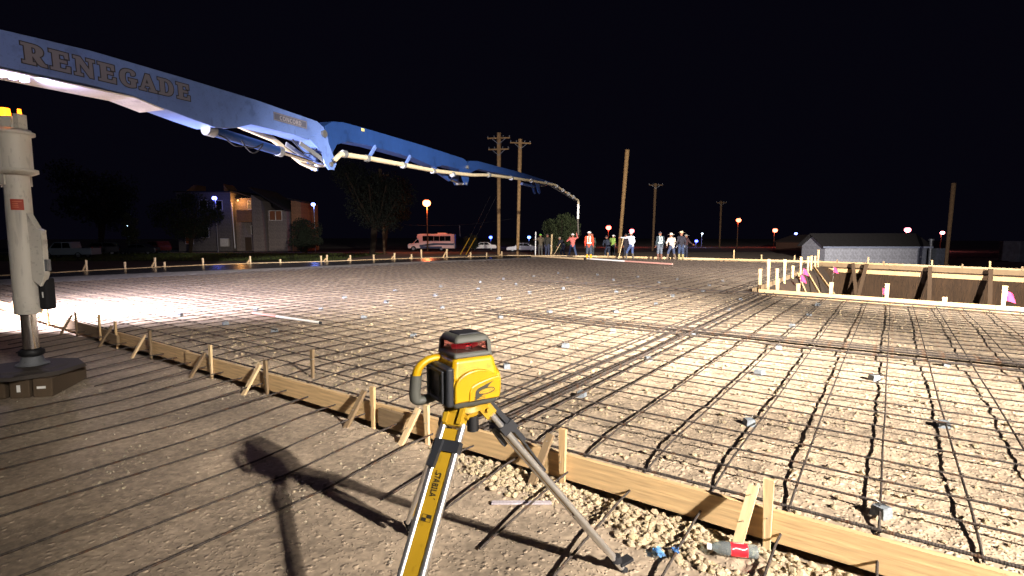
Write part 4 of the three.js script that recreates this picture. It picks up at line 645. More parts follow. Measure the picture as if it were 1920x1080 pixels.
  if (o.hat === 'hard') { part('hard_hat', put(lathe([[0, 0.1], [0.05, 0.094], [0.095, 0.06], [0.118, 0.0], [0.15, -0.012], [0.152, -0.02], [0.116, -0.016]], 20)), std({ color: o.hatColor, roughness: 0.4 }), t); }
  else if (o.hat === 'cowboy') { const g = lathe([[0, 0.115], [0.06, 0.125], [0.092, 0.1], [0.108, 0.0], [0.2, -0.006], [0.205, -0.012], [0.1, -0.018]], 24), p = g.attributes.position; for (let i = 0; i < p.count; i++) if (p.getY(i) < 0.02) p.setY(i, p.getY(i) + Math.pow(Math.abs(p.getX(i)) / 0.2, 2) * 0.05); g.computeVertexNormals(); part('cowboy_hat', put(g), std({ color: o.hatColor, roughness: 0.8 }), t); }
  else part('cap', put(merge([lathe([[0, 0.07], [0.06, 0.06], [0.1, 0.015], [0.106, -0.03]], 18), box(0.13, 0.012, 0.1, 0, -0.025, 0.13)])), std({ color: o.hatColor ?? 0x26242a, roughness: 0.9 }), t);
  return t;
}
const bedY = 0.1, AWAY = Math.PI, stance = { kl: [0.2, 0.5, 0.05], kr: [-0.2, 0.5, 0.05], al: [0.3, 0.1, 0], ar: [-0.3, 0.1, 0] };
const stoop = { hip: [0, 0.86, -0.12], chest: [0, 1.17, 0.1], neck: [0, 1.31, 0.22], head: [0, 1.42, 0.3], sl: [0.19, 1.25, 0.17], sr: [-0.19, 1.25, 0.17], el: [0.25, 0.98, 0.25], er: [-0.25, 0.98, 0.25], hl: [0.12, 0.86, 0.45], hr: [-0.12, 0.8, 0.48], kl: [0.13, 0.48, 0.1], kr: [-0.13, 0.48, 0.06], al: [0.15, 0.1, 0.02], ar: [-0.15, 0.1, -0.12] };
person('worker in lime green cap and olive jacket holding an upright pole', 2.25, -42.2, AWAY + 0.3, { shirt: 0x5b5140, trousers: 0x4a4844, boots: 0xd8d6d2, hat: 'cap', hatColor: 0x77c943, pose: { el: [0.3, 1.3, 0.1], hl: [0.36, 1.3, 0.3], er: [-0.3, 1.2, 0.1], hr: [-0.2, 1.15, 0.3] } });
person('worker in dark jacket and blue jeans with pale boots beside the upright posts', 2.78, -42.2, AWAY - 0.4, { shirt: 0x2c2b24, trousers: 0x33384d, boots: 0xd8d6d2, hat: 'cap', hatColor: 0x4a3a3a, gloves: 0xdddddd });
person('dark clothed worker stooping over a rake near the hanging hose', 3.95, -41.5, AWAY + 0.9, { shirt: 0x1c1d26, trousers: 0x1f2436, boots: 0xe2dcdc, hat: 'cap', hatColor: 0x8b8574, pose: stoop });
person('worker in salmon shirt and jeans reaching up to guide the hose', 4.46, -39.3, AWAY, { shirt: 0xc86a62, trousers: 0x3a4766, boots: 0x3a3733, hat: 'hard', hatColor: 0xe8e4e4, pose: { ...stance, er: [-0.36, 1.5, 0.08], hr: [-0.3, 1.78, 0.2], el: [0.4, 1.25, 0.1], hl: [0.2, 1.5, 0.3] } });
person('worker in orange safety vest, white hard hat and yellow rubber boots', 4.77, -33.1, AWAY - 0.2, { shirt: 0xe2502a, vest: 0xf2e8d8, sleeve: 0xd8452c, trousers: 0x3c4450, boots: 0xe0a21c, tall: true, hat: 'hard', hatColor: 0xf4f2ee }, bedY);
person('worker in dark green clothes half hidden behind the orange vested one', 5.75, -38.6, AWAY, { shirt: 0x2b3a33, trousers: 0x2a3138, hat: 'cap', hatColor: 0xa86050, gloves: 0x7a8478 });
person('worker in dark navy overalls bending down under the pink street lamp', 7.1, -39.8, AWAY + 0.2, { shirt: 0x1f2635, trousers: 0x20283a, boots: 0xd8c890, hat: 'cap', hatColor: 0x2b2530, gloves: 0xb8bec4, pose: { ...stoop, head: [0, 1.5, 0.22], chest: [0, 1.22, 0.05], neck: [0, 1.38, 0.14] } });
person('worker in bright green shirt and white cap turned aside', 7.7, -41, AWAY - 0.9, { shirt: 0x7d9a48, trousers: 0x1c2028, boots: 0xd8c890, hat: 'cap', hatColor: 0xe6e4e0, short: true, pose: { head: [0, 1.6, 0.1], chest: [0, 1.28, 0.05], neck: [0, 1.46, 0.07] } });
person('worker in dark clothes standing behind the one leaning on the pole', 8.25, -38.8, 0.3, { shirt: 0x241f28, trousers: 0x20202c, hat: 'cap', hatColor: 0x2a2228 });
person('worker in white shirt and jeans leaning on a slanted pole', 7.7, -34.6, AWAY + 0.5, { shirt: 0xc9ccda, trousers: 0x3a4a72, boots: 0x5a554c, hat: 'cap', hatColor: 0xd8d4cc, tall: true, pose: { hip: [-0.04, 0.93, 0], chest: [0.02, 1.32, 0], el: [0.42, 1.4, 0.14], hl: [0.66, 1.42, 0.24], kl: [0.22, 0.52, 0.12], al: [0.36, 0.1, 0.02], kr: [-0.12, 0.5, 0], ar: [-0.16, 0.1, -0.05] } }, bedY);
person('worker in grey with a white and teal reflective back panel', 9.38, -33.9, AWAY + 0.2, { shirt: 0x2f3a42, vest: 0xcfe6e2, trousers: 0x5a626e, boots: 0x6b4a3c, tall: true, hat: 'cap', hatColor: 0x3a3c46 }, bedY);
person('worker in cream shirt and pale cowboy hat with hands at the waist', 10.12, -33.9, AWAY + 0.3, { shirt: 0xd2c2b2, trousers: 0x3a445e, boots: 0x6a5a4c, tall: true, hat: 'cowboy', hatColor: 0xe8ddc8, pose: { ...stance, hip: [0, 0.86, -0.05], chest: [0, 1.22, 0.04], neck: [0, 1.4, 0.06], head: [0, 1.52, 0.1], sl: [0.2, 1.33, 0.04], sr: [-0.2, 1.33, 0.04], el: [0.34, 1.08, 0.05], er: [-0.34, 1.08, 0.05], hl: [0.2, 0.92, 0.22], hr: [-0.2, 0.92, 0.22] } }, bedY);
person('tall worker in dark jacket and straw cowboy hat beside the cream shirted one', 10.66, -33.7, AWAY - 0.1, { shirt: 0x23222c, trousers: 0x2f3c58, boots: 0x8a8458, tall: true, hat: 'cowboy', hatColor: 0xd8c09a, gloves: 0x9aa2b0 }, bedY);
person('worker in dark maroon with pale cap at the right end of the group', 12.3, -37.9, AWAY - 1.2, { shirt: 0x3a2428, trousers: 0x24283a, hat: 'cap', hatColor: 0x8d8f88, pose: { er: [-0.3, 1.2, 0.12], hr: [-0.22, 1.08, 0.42] } });
function stick(name, label, cat, a, b, r, m, extra) { const t = thing(name, label, cat, a.toArray()); part('shaft', rod(V(0, 0, 0), b.clone().sub(a), r, r, 8), m, t); if (extra) extra(t, b.clone().sub(a)); return t; }
stick('measuring_pole', 'thin upright white pole held by the worker in the lime green cap', 'pole', V(1.85, groundAt(1.85, -42.3), -42.3), V(1.87, 1.95, -42.3), 0.045, M.white, (t, e) => part('pole_foot', cyl(0.06, 0.05, 0.08), M.black, t));
stick('timber_post', 'upright pale timber post right of the worker in dark jacket', 'post', V(3.15, groundAt(3.15, -43), -43), V(3.2, 1.75, -43), 0.075, M.woodPale, (t) => part('post_base', box(0.24, 0.06, 0.24, 0, 0.03, 0), M.woodGrey, t));
stick('rake', 'long handled concrete rake slanting before the stooping worker', 'rake', V(3.15, groundAt(3.2, -41.6) + 0.02, -41.3), V(3.85, 1.2, -41.5), 0.022, M.woodPale, (t) => part('rake_head', box(0.5, 0.1, 0.02, 0, 0.05, 0), M.galv, t));
stick('prop_pole', 'slanted pale pole held out by the worker in the white shirt', 'pole', V(6.85, bedY, -34.4), V(7.15, 1.52, -34.35), 0.026, M.woodPale, (t, e) => part('pole_tip', rod(e.clone().multiplyScalar(-0.03), e.clone().multiplyScalar(0.03), 0.035, 0.035, 8), M.black, t));

// ---------------------------------------------------------------- street: poles, lamps, vehicles, buildings, trees
seed = 801;
function utilityPole(label, x, z, h, lean, arms, mat, r = 0.16, y = groundAt(x, z)) {
  const t = thing('utility_pole', label, 'utility pole', [x, y, z], 0, 'wooden utility poles'), top = V(lean, h, 0);
  part('pole_shaft', rod(V(0, -0.3, 0), top, r * 0.68, r, 14), mat, t);
  for (const [k, w, rot] of arms) {
    const a = new THREE.Group(); a.name = 'crossarm'; a.position.set(lean * k, h * k, 0); a.rotation.y = rot; t.add(a);
    part('arm_timber', box(w, 0.12, 0.1, 0, 0, r * 0.9), mat, a);
    for (const s of [-0.47, -0.2, 0.2, 0.47]) part('insulator', lathe([[0, 0.2], [0.035, 0.18], [0.06, 0.12], [0.03, 0.1], [0.055, 0.05], [0.02, 0]], 10).translate(s * w, 0.06, r * 0.9), M.galv, a);
    for (const s of [-1, 1]) part('arm_brace', beam(V(s * w * 0.3, -0.05, r), V(0, -0.55, r * 0.95), 0.04, 0.015), M.galv, a);
  }
  return t;
}
utilityPole('tall lit wooden pole with two crossarms behind the blue boom', -1.25, -50, 11.15, 0.06, [[0.955, 2.1, -0.15], [0.865, 1.9, -0.15]], M.pole, 0.2);
utilityPole('tall lit wooden pole with a single crossarm next to the two armed one', 0.55, -53, 11.35, 0.25, [[0.965, 2.05, 0.2]], M.pole, 0.2);
utilityPole('leaning bare wooden pole without arms behind the worker in white', 15.0, -75, 14.2, 0.9, [], M.pole, 0.3);
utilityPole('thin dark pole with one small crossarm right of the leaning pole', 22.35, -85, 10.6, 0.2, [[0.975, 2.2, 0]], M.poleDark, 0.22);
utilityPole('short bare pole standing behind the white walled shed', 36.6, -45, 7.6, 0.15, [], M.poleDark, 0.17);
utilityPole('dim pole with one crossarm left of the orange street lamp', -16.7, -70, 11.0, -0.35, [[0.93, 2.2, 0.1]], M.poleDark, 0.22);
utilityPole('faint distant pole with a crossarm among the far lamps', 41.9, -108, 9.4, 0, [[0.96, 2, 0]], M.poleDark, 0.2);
{
  const t = thing('sagging_cable', 'dark overhead cable strung above the shuttle bus', 'cable', [-13, 0, -80]);
  part('cable_span', wire(run([0, 1, 0.08]).map((k) => V(-3 + 16 * k, 3.3 - 0.5 * Math.sin(k * Math.PI) + 0.9 * k, 0)), 0.03, 5), M.rubber, t); part('cable_drop', wire([V(5.2, 3.2, 0), V(5.25, 1.6, 0)], 0.05, 5), M.galv, t);
}
for (const [dx, label] of [[0, 'yellow guy wire guard on the side of the shuttle bus'], [0.65, 'second yellow guy wire guard, the one nearer the poles']]) { const a = V(-5.9 + dx, groundAt(-5.9, -60), -60), t = thing('guy_guard', label, 'guy guard', a.toArray()); part('guard', rod(V(0, 0, 0), V(1.15, 2.0, 0), 0.05, 0.05, 8), std({ color: 0xc9981e, roughness: 0.7 }), t); part('anchor', cyl(0.09, 0.05, 0.12), M.galv, t); part('guy_wire', rod(V(1.15, 2.0, 0), V(3.6, 6.4, 3), 0.012, 0.012, 5), M.steel, t); }

// lit lamps: at, glow colour, candela, globe radius, pole?
function streetLamp(label, x, y, z, hex, cd, r, kind, em = 30) {
  const g = groundAt(x, z), t = thing('street_lamp', label, 'street lamp', [x, g, z], 0, 'lit lamps in the street'), h = y - g;
  if (kind === 'pole') { part('lamp_post', cyl(0.1, 0.06, h + 0.15, 0, 0, -0.3, 10), M.poleDark, t); part('lamp_arm', rod(V(0, h + 0.12, -0.3), V(0, h + r * 0.9, 0), 0.04, 0.04, 8), M.galv, t); }
  else part('lamp_post', rod(V(0, 0, -0.25), V(0, h, -0.25), 0.05, 0.07, 8), M.galv, t);
  part('lamp_hood', lathe([[0, r * 1.35], [r * 0.5, r * 1.25], [r * 0.85, r * 0.75], [r * 0.8, r * 0.7]], 14).translate(0, h, 0), M.galv, t);
  part('lamp_globe', new THREE.SphereGeometry(r, 16, 12).scale(1, 0.85, 1).translate(0, h, 0), glow(hex, em), t);
  bulb(hex, cd, V(0, h - r * 0.95 - 0.08, 0.0), Math.min(12, r / 0.04), t);
}
streetLamp('large glowing orange sodium lamp above the shuttle bus', -12.98, 6.61, -82, 0xff7a48, 90, 0.6, 'pole', 16);
streetLamp('bluish lamp on the wall of the flats', -42.8, 7.05, -77.6, 0x6a72ff, 7, 0.33, 'post', 14);
streetLamp('bluish lamp at the right of the flats', -28.4, 6.13, -77, 0x7a90ff, 8, 0.28, 'post', 14);
streetLamp('tiny white lamp far left behind the parked cars', -61, 3.2, -85, 0xbfe0ff, 8, 0.17, 'post', 10);
streetLamp('blue glowing lamp above the first white parked car', -4.58, 1.37, -115, 0x4a62ff, 4, 0.36, 'post', 12);
streetLamp('blue glowing lamp above the second white parked car', 3.66, 1.37, -115, 0x5a86ff, 4, 0.36, 'post', 12);
streetLamp('pink glowing lamp above the bending worker', 20.7, 3.42, -115, 0xff5648, 10, 0.55, 'pole', 14);
streetLamp('pink glowing lamp right of the leaning pole', 25.7, 2.74, -115, 0xff5a60, 10, 0.5, 'pole', 14);
streetLamp('orange pink lamp on a tall post, highest of those on the right', 48.5, 5.01, -115, 0xff6040, 12, 0.5, 'pole', 14);
streetLamp('orange pink lamp left of the small brown house', 56.4, 2.85, -115, 0xff6448, 10, 0.48, 'pole', 14);
streetLamp('small blue lamp over the small brown house', 60.9, 2.17, -115, 0x6a7aff, 3, 0.3, 'post', 12);
streetLamp('tiny white lamp right of the cowboy hats', 40.8, 2.17, -115, 0xdff0ff, 3, 0.16, 'post', 12);
streetLamp('low blue lamp right of the cowboy hats', 39.6, 0.57, -115, 0x4f5cff, 3, 0.33, 'post', 12);
streetLamp('bright pink white lamp above the shed roof', 84.8, 2.95, -115, 0xff7a88, 12, 0.6, 'pole', 16);
streetLamp('pink white lamp beside the pole behind the shed', 92.3, 2.35, -115, 0xff8a90, 8, 0.42, 'pole', 14);

function wheelAt(t, x, z, r, y = r) { const w = part('wheel', new THREE.TorusGeometry(r * 0.72, r * 0.28, 8, 18).translate(x, y, z), M.tyre, t); part('rim', new THREE.CylinderGeometry(r * 0.55, r * 0.55, r * 0.3, 14).rotateX(Math.PI / 2).translate(x, y, z), M.galv, w); }
function car(label, x, z, turn, hex, kind = 0) { // length along x, front at -x
  const t = thing('parked_car', label, 'car', [x, groundAt(x, z), z], turn, 'cars parked along the street'), paint = phys({ color: hex, roughness: 0.3, clearcoat: 0.6 });
  const P = kind === 2 ? [[-2.6, 0.4], [-2.65, 0.85], [-2.5, 1.0], [-1.3, 1.1], [-0.75, 1.75], [0.7, 1.78], [0.85, 1.12], [2.7, 1.12], [2.7, 0.45]] : kind === 1 ? [[-2.2, 0.35], [-2.25, 0.75], [-2.1, 0.95], [-1.15, 1.05], [-0.6, 1.62], [1.6, 1.66], [2.1, 1.1], [2.2, 0.7], [2.15, 0.38]] : [[-2.25, 0.3], [-2.3, 0.62], [-2.1, 0.78], [-1.1, 0.9], [-0.45, 1.38], [0.85, 1.4], [1.5, 1.0], [2.2, 0.92], [2.3, 0.6], [2.25, 0.32]];
  part('body', slab(P, 1.74, 0.07), paint, t);
  const gy = P[3][1] + 0.04, x0 = P[3][0] + 0.2, x1 = P[4][0] + 0.06, x2 = P[5][0] - 0.08, x3 = Math.min(P[6][0] - 0.1, x2 + 0.4), ty = P[4][1] - 0.09;
  for (const s of [-1, 1]) { const m = (x1 + x2) / 2; for (const w of [[[x0, gy], [x1, ty], [m - 0.04, ty], [m - 0.04, gy]], [[m + 0.04, gy], [m + 0.04, ty], [x2, ty], [x3, gy]]]) part('side_window', slab(w, 0.02).translate(0, 0, s * 0.868), M.glassDark, t); }
  part('windscreen', beam(V(P[3][0] + 0.06, P[3][1] + 0.06, 0), V(P[4][0] - 0.03, P[4][1] - 0.02, 0), 0.03, 1.45), M.glassDark, t);
  for (const s of [-1, 1]) { part('headlight', rbox(0.12, 0.13, 0.32, 0.03, P[1][0] + 0.07, P[1][1] - 0.03, s * 0.62), M.white, t); part('tail_light', rbox(0.08, 0.16, 0.2, 0.03, P[P.length - 2][0] - 0.02, P[P.length - 2][1] + 0.05, s * 0.7), std({ color: 0x8a1616, roughness: 0.3 }), t); }
  for (const wx of [-1.4, 1.4]) for (const s of [-1, 1]) wheelAt(t, wx, s * 0.78, kind === 2 ? 0.38 : 0.33);
}
car('white parked saloon half hidden by the first tall pole', -4.9, -90, 0.05, 0xd8d8d6, 0);
car('white parked saloon between the tall poles and the workers', 1.5, -80, -0.06, 0xdadbe0, 0);
car('light grey pickup parked at the far left beyond the wet concrete', -46.5, -56, 0.15, 0x9fb0bc, 2);
car('dark car parked between the grey pickup and the reflective ones', -51, -66, 0.5, 0x2a2c34, 1);
car('dark car with faint glints left of the flats', -47.5, -68, 0.2, 0x30323a, 0);
car('dark red car with its bonnet up the drive by the flats', -50.5, -76, -0.5, 0x5a2c30, 1);
{
  const x = -12.6, z = -85, t = thing('shuttle_bus', 'white shuttle bus with dark side windows and a blue stripe', 'bus', [x, groundAt(x, z), z], 0.0), wht = phys({ color: 0xe6dfdc, roughness: 0.4 });
  part('body', slab([[-2.0, 0.45], [-2.0, 1.6], [-2.35, 2.2], [-2.2, 2.65], [-1.9, 2.72], [3.5, 2.72], [3.6, 2.6], [3.6, 0.45]], 2.2, 0.06), wht, t);
  part('cab', slab([[-3.75, 0.45], [-3.8, 1.0], [-3.6, 1.2], [-2.9, 1.3], [-2.3, 1.95], [-1.95, 1.95], [-1.95, 0.45]], 1.95, 0.07), wht, t);
  part('windscreen', beam(V(-2.93, 1.36, 0), V(-2.38, 1.92, 0), 0.03, 1.6), M.glassDark, t);
  for (const s of [-1, 1]) {
    for (let i = 0; i < 5; i++) part('side_window', box(0.84, 0.78, 0.02, -0.98 + i * 0.88, 2.0, s * 1.1), M.glassDark, t);
    part('cab_window', slab([[-2.75, 1.3], [-2.3, 1.82], [-2.02, 1.82], [-2.02, 1.3]], 0.02).translate(0, 0, s * 0.975), M.glassDark, t);
    part('stripe', slab([[-1.9, 0.72], [-1.9, 1.0], [0.4, 1.3], [3.5, 1.25], [3.5, 0.95], [1.0, 1.0]], 0.01).translate(0, 0, s * 1.103), std({ color: 0x3a4660, roughness: 0.5 }), t);
    part('lower_panel', box(3.4, 0.3, 0.012, -0.1, 0.62, s * 1.103), std({ color: 0x2e3c66, roughness: 0.5 }), t);
    for (const wx of [-2.9, 1.5]) wheelAt(t, wx, s * 0.95, 0.42);
    part('headlight', rbox(0.1, 0.16, 0.3, 0.03, -3.77, 0.85, s * 0.7), M.white, t);
  }
  part('roof_unit', rbox(1.4, 0.18, 1.4, 0.05, 1.6, 2.79, 0), wht, t);
}
{ // flats
  const t = thing('apartment_building', 'dark two storey flats with sloping roofs and dim amber windows', 'building', [-38.1, -0.62, -80]);
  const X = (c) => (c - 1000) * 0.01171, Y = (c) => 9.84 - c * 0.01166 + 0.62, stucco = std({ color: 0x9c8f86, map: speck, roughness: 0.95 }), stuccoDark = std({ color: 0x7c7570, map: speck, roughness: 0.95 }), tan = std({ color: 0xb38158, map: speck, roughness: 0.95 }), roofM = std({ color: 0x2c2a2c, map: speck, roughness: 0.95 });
  const blk = (name, c0, c1, y0, y1, zf, dp, m) => part(name, box(X(c1) - X(c0), Y(y0) - Y(y1), dp, (X(c0) + X(c1)) / 2, (Y(y0) + Y(y1)) / 2, zf - dp / 2), m, t);
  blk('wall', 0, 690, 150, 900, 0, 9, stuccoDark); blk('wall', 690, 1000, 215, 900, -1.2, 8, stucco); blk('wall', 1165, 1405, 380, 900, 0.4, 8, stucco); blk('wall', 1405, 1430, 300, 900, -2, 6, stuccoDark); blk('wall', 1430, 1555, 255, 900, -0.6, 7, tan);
  part('fin_wall', slab([[X(1000), Y(190)], [X(1120), Y(265)], [X(1150), Y(900)], [X(1000), Y(900)]].map((p) => p), 3.2).translate(0, 0, -0.4), stucco, t);
  part('fin_wall', slab([[X(60), Y(170)], [X(215), Y(50)], [X(215), Y(170)]], 3).translate(0, 0, -2), tan, t); part('fin_wall', slab([[X(598), Y(160)], [X(598), Y(45)], [X(665), Y(150)]], 3).translate(0, 0, -1.8), tan, t);
  part('roof', beam(V(X(960), Y(95), -3.6), V(X(1420), Y(385), -3.6), 0.16, 9.4), roofM, t); part('roof', beam(V(X(660), Y(120), -4.5), V(X(985), Y(225), -4.5), 0.16, 8.4), roofM, t); part('roof', beam(V(X(1400), Y(225), -3.8), V(X(1580), Y(268), -3.8), 0.14, 7.6), roofM, t); part('roof', beam(V(X(-20), Y(145), -4.5), V(X(700), Y(145), -4.5), 0.18, 9.6), roofM, t);
  const win = (c0, c1, y0, y1, zf, glass, bars) => { const w = X(c1) - X(c0), h = Y(y0) - Y(y1), cx = (X(c0) + X(c1)) / 2, cy = (Y(y0) + Y(y1)) / 2, f = part('window', [box(w + 0.16, 0.08, 0.1, cx, cy + h / 2 + 0.04, zf + 0.03), box(w + 0.16, 0.08, 0.1, cx, cy - h / 2 - 0.04, zf + 0.03), box(0.08, h, 0.1, cx - w / 2 - 0.04, cy, zf + 0.03), box(0.08, h, 0.1, cx + w / 2 + 0.04, cy, zf + 0.03)], M.truckWhite, t); part('pane', box(w, h, 0.03, cx, cy, zf + 0.017), glass, f); if (bars) part('glazing_bar', [1, 2].map((i) => box(0.035, h, 0.03, cx - w / 2 + w * i / 3, cy, zf + 0.05)).concat([1, 2].map((i) => box(w, 0.035, 0.03, cx, cy - h / 2 + h * i / 3, zf + 0.052))), M.truckWhite, f); };
  win(860, 955, 255, 355, -1.2, glow(0xc79a66, 0.26), true); win(890, 975, 575, 675, -1.2, M.glassDark); win(1192, 1262, 388, 502, 0.4, glow(0x9c5a38, 0.13)); win(1272, 1342, 388, 502, 0.4, glow(0xa0603c, 0.13)); win(95, 188, 615, 800, 0, glow(0x8a4426, 0.09)); win(300, 390, 250, 360, 0, M.glassDark); win(300, 390, 600, 720, 0, M.glassDark); win(480, 580, 260, 370, 0, M.glassDark);
  part('balcony', [box(X(990) - X(765), Y(375) - Y(515), 0.12, (X(765) + X(990)) / 2, (Y(375) + Y(515)) / 2, 0.1), box(X(990) - X(765), 0.15, 1.3, (X(765) + X(990)) / 2, Y(520), -0.55)], tan, t);
  part('downpipe', rod(V(X(705), Y(280), 0.08), V(X(720), Y(860), 0.08), 0.07, 0.07, 8), M.white, t); part('meter_box', rbox(1.2, 1.2, 0.4, 0.05, X(600), Y(785), 0.25), M.truckWhite, t);
  part('porch_lamp', new THREE.SphereGeometry(0.12, 10, 8).translate(X(760), Y(250), -0.5), glow(0xffb060, 6), t);
  bulb(0xffb060, 16, V(X(775), Y(262), -0.15), 5, t); 
  part('door', box(0.95, 2.05, 0.06, X(840), 1.05, -1.17), M.woodDark, t);
}
{
  const t = thing('storage_shed', 'low white walled shed with a dark sloping roof beyond the pit', 'shed', [37.3, -1.65, -57]), wall = std({ color: 0xe2e6f4, map: speck, roughness: 0.8 }), rf = std({ color: 0x3e3b3c, map: speck, roughness: 0.95 });
  part('wall', box(10.4, 2.25, 4.4, 0, 1.125, 0), wall, t);
  part('roof', [beam(V(0, 2.2, 2.5), V(0, 3.5, 0), 0.14, 11.2), beam(V(0, 3.5, 0), V(0, 2.2, -2.5), 0.14, 11.2)], rf, t);
  for (const s of [-1, 1]) part('gable', slab([[-2.2, 2.24], [0, 3.44], [2.2, 2.24]], 0.12).rotateY(Math.PI / 2).translate(s * 5.1, 0, 0), wall, t);
  part('fascia', box(11.2, 0.16, 0.05, 0, 2.13, 2.53), std({ color: 0x9aa4bd, roughness: 0.5 }), t);
  part('annex', box(2.5, 2.0, 3.5, 6.6, 1.0, -0.4), std({ color: 0x8891a3, map: speck, roughness: 0.85 }), t); part('vent_stack', [cyl(0.16, 0.16, 2.8, 5.45, 0, 2.4, 12), cyl(0.26, 0.26, 0.18, 5.45, 2.8, 2.4, 12)], M.galv, t);
  part('wall_switch', box(0.14, 0.18, 0.06, 4.6, 1.15, 2.23), M.white, t); part('corner_panel', box(0.9, 2.2, 0.04, 4.74, 1.1, 2.22), std({ color: 0x9ba2b4, map: speck, roughness: 0.8 }), t);
}
{
  const t = thing('small_house', 'small brown gabled house left of the white walled shed', 'house', [49.5, -1.6, -90], 0.1), w = std({ color: 0x7d5a48, map: speck, roughness: 0.95 });
  part('wall', box(6.4, 2.3, 7, 0, 1.15, 0), w, t); part('gable', slab([[-3.2, 2.3], [0, 3.3], [3.2, 2.3]], 0.2).translate(0, 0, 3.4), w, t);
  part('roof', [beam(V(-3.5, 2.25, 0), V(0, 3.4, 0), 0.14, 7.6), beam(V(0, 3.4, 0), V(3.5, 2.25, 0), 0.14, 7.6)], std({ color: 0x4a3c36, map: speck, roughness: 0.95 }), t); const d = part('door', box(0.9, 2, 0.06, 1.2, 1, 3.53), M.woodDark, t); part('handle', new THREE.SphereGeometry(0.05, 8, 6).translate(1.52, 1, 3.58), M.steel, d); part('window', box(1.2, 0.9, 0.05, -1.4, 1.35, 3.53), M.glassDark, t);
}
{
  const t = thing('site_trailer', 'dim grey trailer box at the right edge of the view', 'trailer', [56, -1.6, -57]), m = std({ color: 0x7d8188, map: speck, roughness: 0.8 });
  part('box_body', rbox(6, 2.2, 2.4, 0.06, 0, 1.6, 0), m, t); part('door', box(0.8, 1.7, 0.04, -1.8, 1.5, 1.22), M.galv, t); for (const x of [-1, 0.2]) wheelAt(t, x, 1.1, 0.38); part('drawbar', beam(V(-3, 0.55, 0), V(-4.4, 0.55, 0), 0.1, 0.1), M.black, t);
}
function tree(label, x, z, h, rad, hex, leaves, leaf, trunkR, shape = [1, 1, 1], cat = 'tree', low = 0.35) {
  const y = groundAt(x, z), t = thing(cat === 'bush' ? 'bush' : 'broadleaf_tree', label, cat, [x, y, z], 0, cat === 'bush' ? 'shrubs by the street' : 'trees along the street'), base = h * low;
  const limbs = [rod(V(0, -0.2, 0), V(trunkR, base, 0), trunkR * 0.7, trunkR, 10)], tips = [];
  for (let i = 0; i < 9; i++) { const a = i * 2.4 + R(), r = rad * rr(0.4, 0.8), e = V(Math.cos(a) * r * shape[0], lerp(base, h, rr(0.35, 0.9)), Math.sin(a) * r * shape[2]), s = V(trunkR, base * rr(0.75, 1), 0), m = s.clone().lerp(e, 0.5).add(V(0, -0.1 * h * R(), 0)); limbs.push(rod(s, m, trunkR * 0.32, trunkR * 0.5, 6), rod(m, e, trunkR * 0.1, trunkR * 0.32, 6)); tips.push(e, m); }
  part('trunk', limbs, M.bark, t);
  const clumps = tips.map((e) => [e, rad * rr(0.28, 0.46)]); for (let i = 0; i < 12; i++) { const a = R() * 6.3, b = Math.acos(rr(-0.7, 1)); clumps.push([V(Math.sin(b) * Math.cos(a) * rad * 0.75 * shape[0], lerp(base, h, 0.5) + Math.cos(b) * (h - base) * 0.42, Math.sin(b) * Math.sin(a) * rad * 0.75 * shape[2]), rad * rr(0.2, 0.38)]); }
  const pos = [], q = new THREE.Quaternion();
  for (let i = 0; i < leaves; i++) {
    const [c, r] = clumps[Math.floor(R() * clumps.length)], d = V(rr(-1, 1), rr(-1, 1), rr(-1, 1)).normalize().multiplyScalar(r * Math.cbrt(R())), p = c.clone().add(d), s = leaf * rr(0.6, 1.3); if (p.y < 0.02) continue; q.setFromEuler(new THREE.Euler(rr(-1.2, 1.2), rr(0, 6.3), rr(-1.2, 1.2)));
    const k = [V(-s, 0, 0), V(0, 0, -s * 0.45), V(s, 0, 0), V(0, 0, s * 0.45)].map((w) => w.applyQuaternion(q).add(p)); for (const w of [k[0], k[1], k[2], k[0], k[2], k[3]]) pos.push(w.x, w.y, w.z);
  }
  const g = new THREE.BufferGeometry(); g.setAttribute('position', new THREE.Float32BufferAttribute(pos, 3)); g.computeVertexNormals();
  part('crown', g, std({ color: hex, roughness: 0.9, side: THREE.DoubleSide }), t);
}
tree('green leafy tree behind the hanging hose and the workers', 4.95, -55, 4.4, 2.0, 0x2e381b, 9000, 0.09, 0.12, [1.1, 1, 1], 'tree', 0.2);
tree('dark tree with a forked trunk between the flats and the bus', -17.3, -66, 11, 4.8, 0x141a10, 9000, 0.16, 0.42);
tree('dark round bush in front of the right end of the flats', -28.6, -74, 4.6, 2.3, 0x232c1c, 8000, 0.13, 0.14, [1.1, 1, 1], 'bush', 0.08);
tree('dark tree hiding the left part of the flats', -44.0, -73, 8.2, 4.2, 0x1f2818, 9000, 0.15, 0.3, [1.2, 1, 1], 'tree', 0.25);
tree('small scraggy tree by the left corner of the flats', -52.5, -74, 5.6, 1.6, 0x4a5236, 3000, 0.12, 0.14, [0.7, 1, 0.7], 'tree', 0.25);
tree('tall dark tree over the parked cars on the far left', -60, -78, 12, 6, 0x20281c, 9000, 0.2, 0.45);
tree('big dark tree behind the right end of the flats', -22, -92, 12, 5.5, 0x20281c, 9000, 0.2, 0.45);
tree('dark hedge bush in front of the shuttle bus tail', -6.6, -88, 2.6, 1.3, 0x28301f, 3000, 0.1, 0.08, [1, 1, 1], 'bush', 0.08);
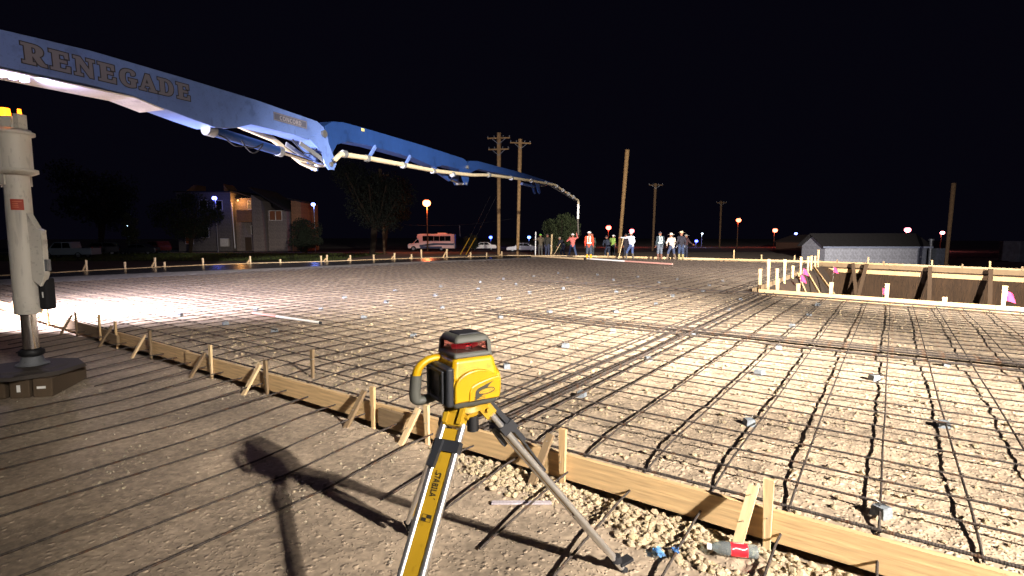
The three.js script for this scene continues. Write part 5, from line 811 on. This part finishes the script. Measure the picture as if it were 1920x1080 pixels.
// lawn and road
seed = 950;
struct('grass_verge', sheet(run([-72, -17, 1.5]), run([-74, -50, 1.2]), (x, z) => V(x, groundAt(x, z) + 0.02 + 0.04 * noise(x, z, 3), z), 0.5), std({ color: 0x4c5a30, map: speck, bumpMap: bedMaps.bumpMap, bumpScale: 0.03, roughness: 1 }));
struct('road', sheet(run([-110, 130, 8]), run([-104, -79, 5]), (x, z) => V(x, groundAt(x, z) + 0.012, z), 0.4), std({ color: 0x4a494b, map: speck, roughness: 0.85 }));
{
  const g = new THREE.ConeGeometry(0.02, 0.16, 3).translate(0, 0.08, 0), n = 9000, im = new THREE.InstancedMesh(g, std({ color: 0x56642f, roughness: 1 }), n), m = new THREE.Matrix4(), q = new THREE.Quaternion();
  for (let i = 0; i < n; i++) { const x = rr(-60, -17), z = rr(-73, -50); q.setFromEuler(new THREE.Euler(rr(-0.5, 0.5), rr(0, 6), rr(-0.5, 0.5))); m.compose(V(x, groundAt(x, z) + 0.02, z), q, V(1.6, rr(0.6, 1.8), 1.6)); im.setMatrixAt(i, m); }
  im.name = 'grass'; scene.add(im); tag(im, 'short dark grass of the verge before the flats', 'grass', null, 'stuff');
}
{ // light tower whose lamps light the site (stands out of view)
  const t = thing('light_tower', 'towable light tower with four floodlight heads on a mast', 'light tower', TOWER), b = std({ color: 0xd8d4cc, roughness: 0.5 });
  part('trailer', [rbox(1.6, 0.9, 1.1, 0.05, 0, 0.85, 0), box(2.2, 0.1, 0.12, -1.2, 0.45, 0)], b, t); for (const s of [-1, 1]) wheelAt(t, 0, s * 0.62, 0.32);
  part('mast', [cyl(0.07, 0.06, 3, 0, 1.2, 0, 10), cyl(0.045, 0.04, 2.6, 0, 4, 0, 10), box(1.5, 0.06, 0.06, 0, 6.5, 0.12)], M.galv, t);
  for (const h of HEADS) {
    const p = h.at.clone().sub(t.position), d = h.to.clone().sub(h.at).normalize(), c = p.clone().addScaledVector(d, -0.16), q = p.clone().addScaledVector(d, -0.06);
    const f = part('flood_head', rod(c, q, 0.19, 0.09, 16), M.galv, t); part('lens', rod(q, q.clone().addScaledVector(d, 0.015), 0.175, 0.175, 16), glow(0xfff0d0, 8), f);
  }
}
renderer.render(scene, camera);
